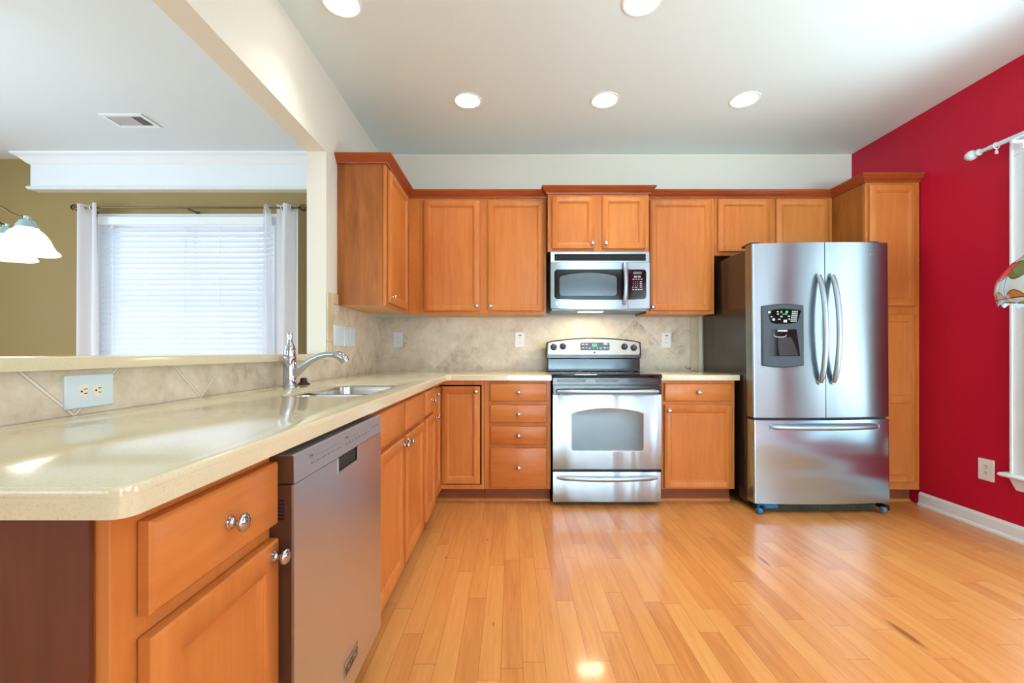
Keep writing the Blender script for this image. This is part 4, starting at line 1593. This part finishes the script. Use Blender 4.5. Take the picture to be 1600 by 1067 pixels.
# ------------------------------------------------------------------ wall plates
def plate(label, T, u, z, w, h, kind, mat=PLATE, horiz=False, base=0.0):
    name = 'wall_outlet' if kind in ('duplex', 'gfci') else ('light_switch' if kind == 'switch' else 'wall_plate')
    cat = {'wall_outlet': 'outlet', 'light_switch': 'switch', 'wall_plate': 'wall plate'}[name]
    loc = T(u, base, z)
    root = thing(name, label, cat, loc, 'wall plates')
    mb = MB(T)
    mb.prism(rrect(u - w / 2, u + w / 2, z - h / 2, z + h / 2, .004, 3), base, base + .0066, UDZ, .0025)
    mb.build('cover_plate', mat, root, 30)
    pos = lambda a, b: (u + b, z + a) if horiz else (u + a, z + b)
    if kind == 'duplex':
        for sgn in (-1, 1):
            rc = MB(T)
            a_, b_ = .0165, .0145
            pts = []
            for i in range(24):
                t = 2 * PI * i / 24
                x, y = max(-.0135, min(.0135, .0175 * math.cos(t))), .0150 * math.sin(t)
                pts.append(pos(x if not horiz else x, y + sgn * .0195) if not horiz else pos(.0175 * math.cos(t), max(-.0145, min(.0145, .0165 * math.sin(t))) + sgn * .0195))
            rc.prism(pts, base + .004, base + .0075, UDZ, .0008)
            ro = rc.build('receptacle', CREAM_P, root, 30)
            so = MB(T)
            for dx in (-.0055, .0055):
                p = pos(dx, sgn * .0195 + .0045)
                hw, hh = ((.0011, .0040) if not horiz else (.0040, .0011))
                so.box(p[0] - hw, p[0] + hw, base + .0074, base + .0079, p[1] - hh, p[1] + hh)
            p = pos(0, sgn * .0195 - .006)
            so.lathe([(.0026, 0), (.0026, .0005), (.0003, .0005)], (p[0], base + .0074, p[1]), (0, 1, 0), 12)
            so.build('slot', SLOT, ro, 0)
    elif kind == 'gfci':
        ro = MB(T).prism(rrect(u - .0165, u + .0165, z - .033, z + .033, .002, 2), base + .004, base + .0078, UDZ, .0008).build('receptacle', PLATE, root, 30)
        so = MB(T)
        for s_ in (-.022, .012):
            for dx in (-.0055, .0055):
                so.box(u + dx - .0011, u + dx + .0011, base + .0077, base + .0082, z + s_, z + s_ + .008)
            so.lathe([(.0024, 0), (.0024, .0005), (.0003, .0005)], (u, base + .0077, z + s_ - .006), (0, 1, 0), 12)
        so.build('slot', SLOT, ro, 0)
        MB(T).box(u - .012, u + .012, base + .0077, base + .0088, z + .034, z + .042).build('test_button', SLOT, ro, 0)
    elif kind == 'switch':
        MB(T).prism(rrect(u - .0165, u + .0165, z - .033, z + .033, .002, 2), base + .004, base + .0085, UDZ, .001).build('rocker', mat, root, 30)
    elif kind == 'blank':
        MB(T).lathe([(.003, 0), (.003, .001), (.0005, .0012)], (u, base + .0060, z - .01), (0, 1, 0), 12).build('screw', LEGEND_D, root, 0)
    return root


TBT = back(YB - .009)
TLT = left(XL + .009)
plate('large pale outlet plate laid sideways under the bar ledge', TLT, 1.150, 0.9735, 0.132, 0.086, 'duplex', PLATE_B, True)
plate('widest white plate of the three on the tiled left wall, nearest the wall end', TLT, 2.805, 1.178, 0.140, 0.129, 'blank', PLATE_B)
plate('middle one of the three white plates on the tiled left wall', TLT, 2.935, 1.178, 0.084, 0.129, 'switch', PLATE_B)
plate('white plate of the three on the tiled left wall, nearest the corner', TLT, 3.046, 1.178, 0.094, 0.129, 'switch', PLATE_B)
plate('white outlet on the back tile near the left corner', TBT, -0.964, 1.176, 0.078, 0.127, 'duplex', PLATE_B)
plate('white outlet on the back tile just left of the range', TBT, 0.067, 1.176, 0.082, 0.127, 'gfci')
plate('white outlet on the back tile right of the range', TBT, 1.301, 1.174, 0.080, 0.127, 'gfci')
plate('white outlet low on the red wall beside the window', right(XR), 2.672, 0.362, 0.090, 0.130, 'duplex')

wr = MB()
wr.tube([(1.466, YB - .012, .945), (1.476, YB - .014, .930), (1.487, YB - .016, .928), (1.494, YB - .014, .936), (1.497, YB - .012, .945), (1.500, YB - .014, .932)], .0022, 8)
o = wr.build('wire', BLACK_M, None, 40)
tag(o, 'bit of black wire poking from the tile above the short counter', 'wire')

# ------------------------------------------------------------------ recessed lights
RIM = plain('white_lamp_trim', lin(240, 240, 236), 0.4)
spots = [(-0.295, 2.935, 'recessed ceiling light nearest the left wall, above the corner of the counter'),
         (0.615, 2.93, 'middle recessed ceiling light of the far row, above the range'),
         (1.541, 2.925, 'recessed ceiling light above the refrigerator'),
         (-0.815, 2.115, 'recessed ceiling light at the top edge beside the beam'),
         (0.62, 2.105, 'recessed ceiling light at the top edge over the middle of the floor'),
         (0.10, 1.0, 'added out-of-view recessed light over the floor beside the near end of the long counter'),  # this and the next are added only to brighten the kitchen
         (1.54, 0.45, 'added out-of-view recessed light over the floor in front of the red wall window')]
first = None
for x, y, lab in spots:
    if first is None:
        root = thing('recessed_light', lab, 'ceiling light', (x, y, H), 'recessed ceiling lights')
        t_ = MB()
        t_.lathe([(.095, -.0002), (.095, -.004), (.088, -.007), (.080, -.005), (.076, -.0002)], (x, y, H), (0, 0, 1), 40)
        t_.build('trim_ring', RIM, root, 50)
        l_ = MB()
        l_.lathe([(.0755, -.0045), (.05, -.007), (.0005, -.008), (.0005, -.0003), (.0755, -.0003)], (x, y, H), (0, 0, 1), 40)
        l_.build('lens', LAMP, root, 50)
        sl_ = bpy.data.lights.new('lamp', 'SPOT')
        sl_.energy = CAN_W
        sl_.color = (.96, 1.0, .94)
        sl_.spot_size = 2.05
        sl_.spot_blend = 0.9
        sl_.shadow_soft_size = .07
        so_ = bpy.data.objects.new('lamp', sl_)
        so_.location = (0, 0, -.03)
        so_.parent = root
        COL.objects.link(so_)
        first = root
    else:
        root = first.copy()
        root.location = (x, y, H)
        root['label'] = lab
        COL.objects.link(root)
        for ch in list(first.children):
            k = ch.copy()
            k.parent = root
            COL.objects.link(k)

# ceiling register in the dining room
vr = thing('ceiling_vent', 'white air vent in the dining room ceiling', 'vent', (-2.75, 3.19, H))
fr = MB()
vx0, vx1, vy0, vy1 = -2.905, -2.60, 3.095, 3.285
for b_ in ((vx0, vx1, vy0, vy0 + .03), (vx0, vx1, vy1 - .03, vy1), (vx0, vx0 + .03, vy0 + .03, vy1 - .03), (vx1 - .03, vx1, vy0 + .03, vy1 - .03)):
    fr.box(b_[0], b_[1], b_[2], b_[3], H - .008, H - .0002, .002)
fr.build('frame', TRIM, vr, 30)
MB().box(vx0 + .03, vx1 - .03, vy0 + .03, vy1 - .03, H - .0015, H - .0002).build('duct_opening', plain('duct_grey', lin(96, 106, 112), .7), vr, 0)
vl = MB()
for k in range(13):
    x = vx0 + .036 + k * .018
    if k < 9:
        pr = ((0, .0016), (.019, .0052), (.019, .0062), (0, .0026))
    else:
        pr = ((.004, .0016), (.008, .0058), (.0095, .0058), (.0055, .0016))
    vl.rings([[(x + dx, y, H - zz) for dx, zz in pr] for y in (vy0 + .031, vy1 - .031)])
vl.build('louver', plain('vent_louver_white', lin(214, 218, 220), .5), vr, 0)

# ------------------------------------------------------------------ dining window dressing
bl_ = thing('window_blind', 'white closed slat blind in the dining room window', 'blind', (-2.78, YD - .02, 0.9))
bx0, bx1 = -3.515, -2.045
hr = MB()
hr.box(bx0 - .005, bx1 + .005, YD - .083, YD - .028, 2.155, 2.225, .003)
hr.build('headrail', TRIM, bl_, 30)
sl = MB()
nz = 27
for k in range(nz):
    z = 2.143 - k * .0455
    rs = []
    for x in (bx0 + .012, bx1 - .012):
        pr = []
        for i in range(7):
            t = i / 6
            pr.append((x, YD - .050 - .019 * (t - .5) * 2 * 1.0 + .000, z - .0500 * t + 0.003 * math.sin(PI * t)))
        pr += [(p[0], p[1] + .0022, p[2] + .0010) for p in reversed(pr)]
        rs.append(pr)
    sl.rings(rs)
sl.build('slats', SLATS, bl_, 40)
ld_ = MB()
for x in (-3.40, -3.08, -2.78, -2.48, -2.16):
    ld_.box(x - .0015, x + .0015, YD - .0755, YD - .0740, .925, 2.155)
ld_.build('ladder_cord', TRIM, bl_, 0)
MB().box(bx0 + .012, bx1 - .012, YD - .070, YD - .032, .895, .922, .004).build('bottom_rail', TRIM, bl_, 30)

ROD_Y, ROD_Z = YD - .115, 2.288
rod = thing('curtain_rod', 'thin bronze curtain rod over the dining room window', 'curtain rod', (-2.78, ROD_Y, ROD_Z))
BRASS = plain('aged_bronze_rod', lin(112, 92, 60), .3, 1.0)
MB().cyl((-3.632, ROD_Y, ROD_Z), (-1.795, ROD_Y, ROD_Z), .008, 16).build('pole', BRASS, rod, 40)
br = MB()
for x in (-3.60, -2.72, -1.92):
    br.box(x - .01, x + .01, ROD_Y - .004, YD - .0005, ROD_Z - .020, ROD_Z - .0085, .002)
    br.box(x - .014, x + .014, YD - .006, YD - .0005, ROD_Z - .045, ROD_Z + .005, .002)
br.build('bracket', BRASS, rod, 30)
for x, s in ((-3.632, -1), (-1.795, 1)):
    fn = MB()
    L = .075
    for k in range(5):
        pts = []
        for i in range(13):
            t = i / 12
            a = 2 * PI * k / 5 + t * PI * .9
            rr = .026 * math.sin(PI * t) ** .8 if 0 < t < 1 else 0.001
            pts.append((x + s * (.006 + L * t), ROD_Y + rr * math.cos(a), ROD_Z + rr * math.sin(a)))
        fn.tube(pts, .0032, 6)
    fn.lathe([(.011, 0), (.011, .008), (.007, .010)], (x, ROD_Y, ROD_Z), (s, 0, 0), 14)
    fn.build('finial', plain('bronze_finial', lin(70, 54, 36), .35, .9), rod, 50)


def curtain(label, x0, x1, top, bot, mat, waves, amp, lean, rings_x, ph=0.0):
    root = thing('curtain', label, 'curtain', ((x0 + x1) / 2, ROD_Y, bot), 'dining room curtains')
    nx, nz_ = 60, 16
    mb = MB()
    grid = []
    for j in range(nz_ + 1):
        tz = j / nz_
        z = top + (bot - top) * tz
        rowp = []
        for i in range(nx + 1):
            t = i / nx
            w = 1 + lean * tz
            x = (x0 + x1) / 2 + (t - .5) * (x1 - x0) * w
            a = amp * (1 - .25 * math.sin(PI * tz))
            y = ROD_Y + a * math.sin(2 * PI * waves * t + ph + .4 * math.sin(3 * tz))
            zz = z - (.012 * (t if ph < 1 else 1 - t) if j == 0 else 0)
            rowp.append((x, y, zz))
        grid.append(rowp)
    vs = [p for r_ in grid for p in r_]
    fs = [(j * (nx + 1) + i, j * (nx + 1) + i + 1, (j + 1) * (nx + 1) + i + 1, (j + 1) * (nx + 1) + i) for j in range(nz_) for i in range(nx)]
    mb.add(vs, fs)
    mb.build('cloth', mat, root, 180)
    for x in rings_x:
        gm = MB()
        pts = [(x + .004 * math.cos(a), ROD_Y + .021 * math.cos(a), ROD_Z + .021 * math.sin(a)) for a in (2 * PI * i / 20 for i in range(20))]
        gm.rings([[tuple(Vector(p) + Vector((.004 * math.cos(b), 0, 0)) + (Vector(p) - Vector((x, ROD_Y, ROD_Z))).normalized() * .005 * math.sin(b)) for p in pts] for b in (2 * PI * k / 8 for k in range(9))], False, False)
        gm.build('grommet', NICKEL, root, 60)
    return root


curtain('gathered white curtain panel at the left side of the dining room window', -3.665, -3.475, 2.322, 0.06, CURT, 1.5, .035, .12, (-3.60, -3.53), 2.4)
curtain('gathered white curtain panel at the right side of the dining room window', -1.985, -1.795, 2.322, 0.06, CURT, 1.5, .035, .05, (-1.93, -1.85), 0.3)
curtain('sheer white curtain panel hanging between the blind and the gathered right curtain', -2.10, -2.035, 2.318, 0.06, SHEER, 1.0, .03, .45, (-2.067,), 0.5)

# chandelier
ch = thing('chandelier', 'lit chandelier with white bell glass shades in the dining room', 'chandelier', (-2.633, 2.09, 1.5))
hx, hy = -2.633, 2.09
NICK_B = plain('pale_nickel', lin(176, 206, 206), .28, .7)
BRZ = plain('antique_brass_arm', lin(120, 104, 78), .3, 1.0)
hub = MB()
hub.lathe([(.004, 0), (.02, .01), (.028, .03), (.018, .06), (.012, .10), (.03, .14), (.035, .17), (.018, .21), (.010, .26), (.008, .5)], (hx, hy, 1.62), (0, 0, 1), 24)
hub.build('hub', BRZ, ch, 50)
rodm = MB()
rodm.cyl((hx, hy, 2.12), (hx, hy, H - .02), .006, 12)
rodm.lathe([(.06, 0), (.055, -.015), (.02, -.03)], (hx, hy, H - .0005), (0, 0, 1), 24)
rodm.build('stem', BRZ, ch, 50)
for k in range(5):
    a = math.radians(27 + 72 * k)
    R = .243
    dx, dy = math.cos(a), math.sin(a)
    am = MB()
    pts = []
    for t, z in ((.02, 1.735), (.06, 1.775), (.10, 1.797), (.13, 1.795), (.16, 1.780), (.19, 1.758), (.215, 1.747), (R, 1.744)):
        pts.append((hx + dx * t, hy + dy * t, z))
    am.tube(pts, .0058, 10)
    am.build('arm', BRZ, ch, 60)
    sx, sy = hx + dx * R, hy + dy * R
    so = MB()
    so.lathe([(.0005, .052), (.012, .050), (.014, .044), (.012, .040), (.0135, .030), (.028, .026), (.032, .018), (.042, .002), (.044, -.010), (.040, -.012)], (sx, sy, 1.702), (0, 0, 1), 24)
    so.build('socket', NICK_B, ch, 40)
    sh = MB()
    sh.lathe([(.040, 0), (.050, -.006), (.066, -.022), (.082, -.048), (.092, -.075), (.104, -.098), (.119, -.112), (.1205, -.120), (.117, -.121), (.100, -.104), (.088, -.078), (.078, -.05), (.062, -.026), (.038, -.004)], (sx, sy, 1.688), (0, 0, 1), 40, False, False)
    sh.build('glass_shade', SHADE_LIT, ch, 60)
    pl = bpy.data.lights.new('bulb', 'POINT')
    pl.energy = CHAND_W
    pl.color = (1, .9, .74)
    pl.shadow_soft_size = .03
    po = bpy.data.objects.new('bulb', pl)
    po.location = Vector((sx, sy, 1.575)) - world_loc(ch)
    po.parent = ch
    COL.objects.link(po)

# ------------------------------------------------------------------ right window dressing
RXX, RZZ = 2.792, 2.268
WHITE_M = plain('pale_blue_white_enamel', lin(206, 224, 230), .25, 0.0)
rr = thing('curtain_rod', 'pale curtain rod with ball finial on the red wall', 'curtain rod', (RXX, 1.8, RZZ))
MB().cyl((RXX, 2.585, RZZ), (RXX, 1.05, RZZ), .0125, 18).build('pole', WHITE_M, rr, 40)
MB().cyl((RXX, 2.635, RZZ), (RXX, 2.585, RZZ), .0105, 18).build('inner_pole', WHITE_M, rr, 40)
for y, s in ((2.632, 1), (1.05, -1)):
    fn = MB()
    fn.lathe([(.0105, 0), (.018, .002), (.020, .008), (.016, .014), (.011, .018), (.013, .024), (.024, .032), (.029, .044), (.0295, .050), (.0275, .051), (.0275, .053), (.029, .054), (.0285, .062), (.022, .074), (.012, .082), (.007, .084), (.0075, .089), (.004, .094), (.0005, .095)], (RXX, y, RZZ), (0, s, 0), 28)
    fn.build('finial', WHITE_M, rr, 40)
bk = MB()
for y in (2.46, 1.17):
    bk.box(RXX - .010, XR - .0265, y - .006, y + .006, RZZ - .030, RZZ - .0135, .001)
    bk.box(XR - .034, XR - .0262, y - .008, y + .008, RZZ - .060, RZZ - .012, .001)
bk.build('bracket', PLATE, rr, 30)
cr = thing('clip_ring', 'white curtain clip ring hanging on the pale rod', 'curtain ring', (RXX, 2.545, RZZ - .05))
ri = MB()
Rr = .0175
ri.rings([[(RXX + (Rr + .0025 * math.cos(b)) * math.cos(a), 2.545 + .0025 * math.sin(b), RZZ - .0045 + (Rr + .0025 * math.cos(b)) * math.sin(a)) for a in (2 * PI * i / 24 for i in range(24))] for b in (2 * PI * k / 8 for k in range(9))], False, False)
ri.build('ring', PLATE, cr, 60)
cp_ = MB()
cp_.box(RXX - .003, RXX + .003, 2.543, 2.547, RZZ - .034, RZZ - .0232)
cp_.box(RXX - .007, RXX + .007, 2.540, 2.550, RZZ - .052, RZZ - .034, .002)
cp_.build('clip', plain('clear_pink_clip', lin(240, 190, 196), .2), cr, 30)


# stained glass pendant at the right edge
def tiffany_mat(cx, cy):
    m, nt, b = new_mat('stained_glass')
    tc = N(nt, 'ShaderNodeTexCoord')
    sp = N(nt, 'ShaderNodeSeparateXYZ')
    nt.links.new(tc.outputs['Object'], sp.inputs[0])
    ang = math_node(nt, 'ARCTAN2', sp.outputs['Y'], sp.outputs['X'])
    u = math_node(nt, 'ADD', math_node(nt, 'DIVIDE', math_node(nt, 'MULTIPLY', ang, 18.0), 2 * PI), 40.0)
    fu = math_node(nt, 'FRACT', u)
    z = sp.outputs['Z']
    arc = math_node(nt, 'SUBTRACT', 1.0, math_node(nt, 'POWER', math_node(nt, 'ABSOLUTE', math_node(nt, 'SUBTRACT', math_node(nt, 'MULTIPLY', fu, 2.0), 1.0)), 2.0))
    lead = lin(40, 42, 36)
    white, green, amber, pink = lin(206, 222, 226), lin(104, 112, 44), lin(196, 128, 44), lin(220, 70, 84)
    # bands by height: scalloped amber foot, white body, green leaves, pink and pale crown
    h1 = math_node(nt, 'ADD', .026, math_node(nt, 'MULTIPLY', arc, .030))
    h2 = math_node(nt, 'SUBTRACT', .126, math_node(nt, 'MULTIPLY', arc, .022))
    alt = math_node(nt, 'GREATER_THAN', math_node(nt, 'FRACT', math_node(nt, 'MULTIPLY', math_node(nt, 'FLOOR', u), .3334)), .5)
    c = mixc(nt, math_node(nt, 'LESS_THAN', z, h1), white, amber)
    c = mixc(nt, math_node(nt, 'LESS_THAN', z, .024), c, lin(196, 220, 232))
    leaf = mixc(nt, alt, green, pink)
    c = mixc(nt, math_node(nt, 'GREATER_THAN', z, h2), c, leaf)
    c = mixc(nt, math_node(nt, 'GREATER_THAN', z, .180), c, lin(196, 214, 200))
    def line(v, w):
        return math_node(nt, 'LESS_THAN', math_node(nt, 'ABSOLUTE', v), w)
    L = line(math_node(nt, 'SUBTRACT', z, h1), .0022)
    for hh_ in (h2, .024, .180):
        L = math_node(nt, 'MAXIMUM', L, line(math_node(nt, 'SUBTRACT', z, hh_), .0022))
    L = math_node(nt, 'MAXIMUM', L, math_node(nt, 'LESS_THAN', math_node(nt, 'MINIMUM', fu, math_node(nt, 'SUBTRACT', 1.0, fu)), .022))
    c = mixc(nt, L, c, lead)
    nt.links.new(c, b.inputs['Base Color'])
    b.inputs['Roughness'].default_value = .15
    b.inputs['Coat Weight'].default_value = .4
    return m


tx_, ty_, tz_ = 2.352, 1.80, 1.278
tf = thing('pendant_lamp', 'stained glass dome pendant lamp hanging at the right edge of the room', 'lamp', (tx_, ty_, tz_))
prof = [(.252, 0), (.260, .028), (.2635, .058), (.261, .088), (.252, .118), (.236, .150), (.211, .184), (.176, .216), (.130, .242), (.08, .262), (.03, .272)]
shd = MB()
seg = 72
rs = []
for j, (r, h) in enumerate(prof):
    rs.append([(tx_ + r * math.cos(a), ty_ + r * math.sin(a), tz_ + h + (.011 * (1 - math.cos(18 * a + PI)) * max(0, 1 - j / 2) if j < 2 else 0)) for a in (2 * PI * i / seg for i in range(seg))])
for j, (r, h) in reversed(list(enumerate(prof))):
    rs.append([(tx_ + (r - .004) * math.cos(a), ty_ + (r - .004) * math.sin(a), tz_ + h - .002 + (.011 * (1 - math.cos(18 * a + PI)) * max(0, 1 - j / 2) if j < 2 else 0)) for a in (2 * PI * i / seg for i in range(seg))])
shd.rings(rs, False, False)
shd.build('glass_shade', tiffany_mat(tx_, ty_), tf, 60)
cpm = MB()
cpm.lathe([(.040, .266), (.038, .280), (.022, .288), (.012, .304), (.006, .318)], (tx_, ty_, tz_), (0, 0, 1), 24)
cpm.build('cap', BRONZE, tf, 50)
chn = MB()
z = tz_ + .318
k = 0
while z < H - .05:
    a = (k % 2) * PI / 2
    pts = [(tx_ + .008 * math.cos(t) * math.cos(a), ty_ + .008 * math.cos(t) * math.sin(a), z + .016 + .018 * math.sin(t)) for t in (2 * PI * i / 12 for i in range(13))]
    chn.tube(pts, .0018, 6)
    z += .029
    k += 1
chn.build('chain', BRONZE, tf, 60)
MB().lathe([(.065, 0), (.06, -.02), (.02, -.04), (.006, -.06)], (tx_, ty_, H - .0005), (0, 0, 1), 24).build('canopy', BRONZE, tf, 50)

# vertical blind of the rear patio window (seen in the steel)
vb = thing('vertical_blind', 'white vertical blind at the patio window behind the viewer', 'blind', (1.5, YREAR + .10, 0.05))
d = MB()
for k in range(30):
    x = 0.42 + 2.16 * k / 29
    a = math.radians(38 + 16 * math.sin(k * 1.7))
    w = .036
    dx, dy = w * math.cos(a), w * math.sin(a)
    d.add([(x - dx, YREAR + .10 - dy, 2.28), (x + dx, YREAR + .10 + dy, 2.28), (x + dx, YREAR + .10 + dy, .06), (x - dx, YREAR + .10 - dy, .06)], [(0, 1, 2, 3)])
d.build('vanes', CURT, vb, 0)
MB().box(0.34, 2.66, YREAR + .06, YREAR + .14, 2.285, 2.34, .004).build('headrail', TRIM, vb, 30)
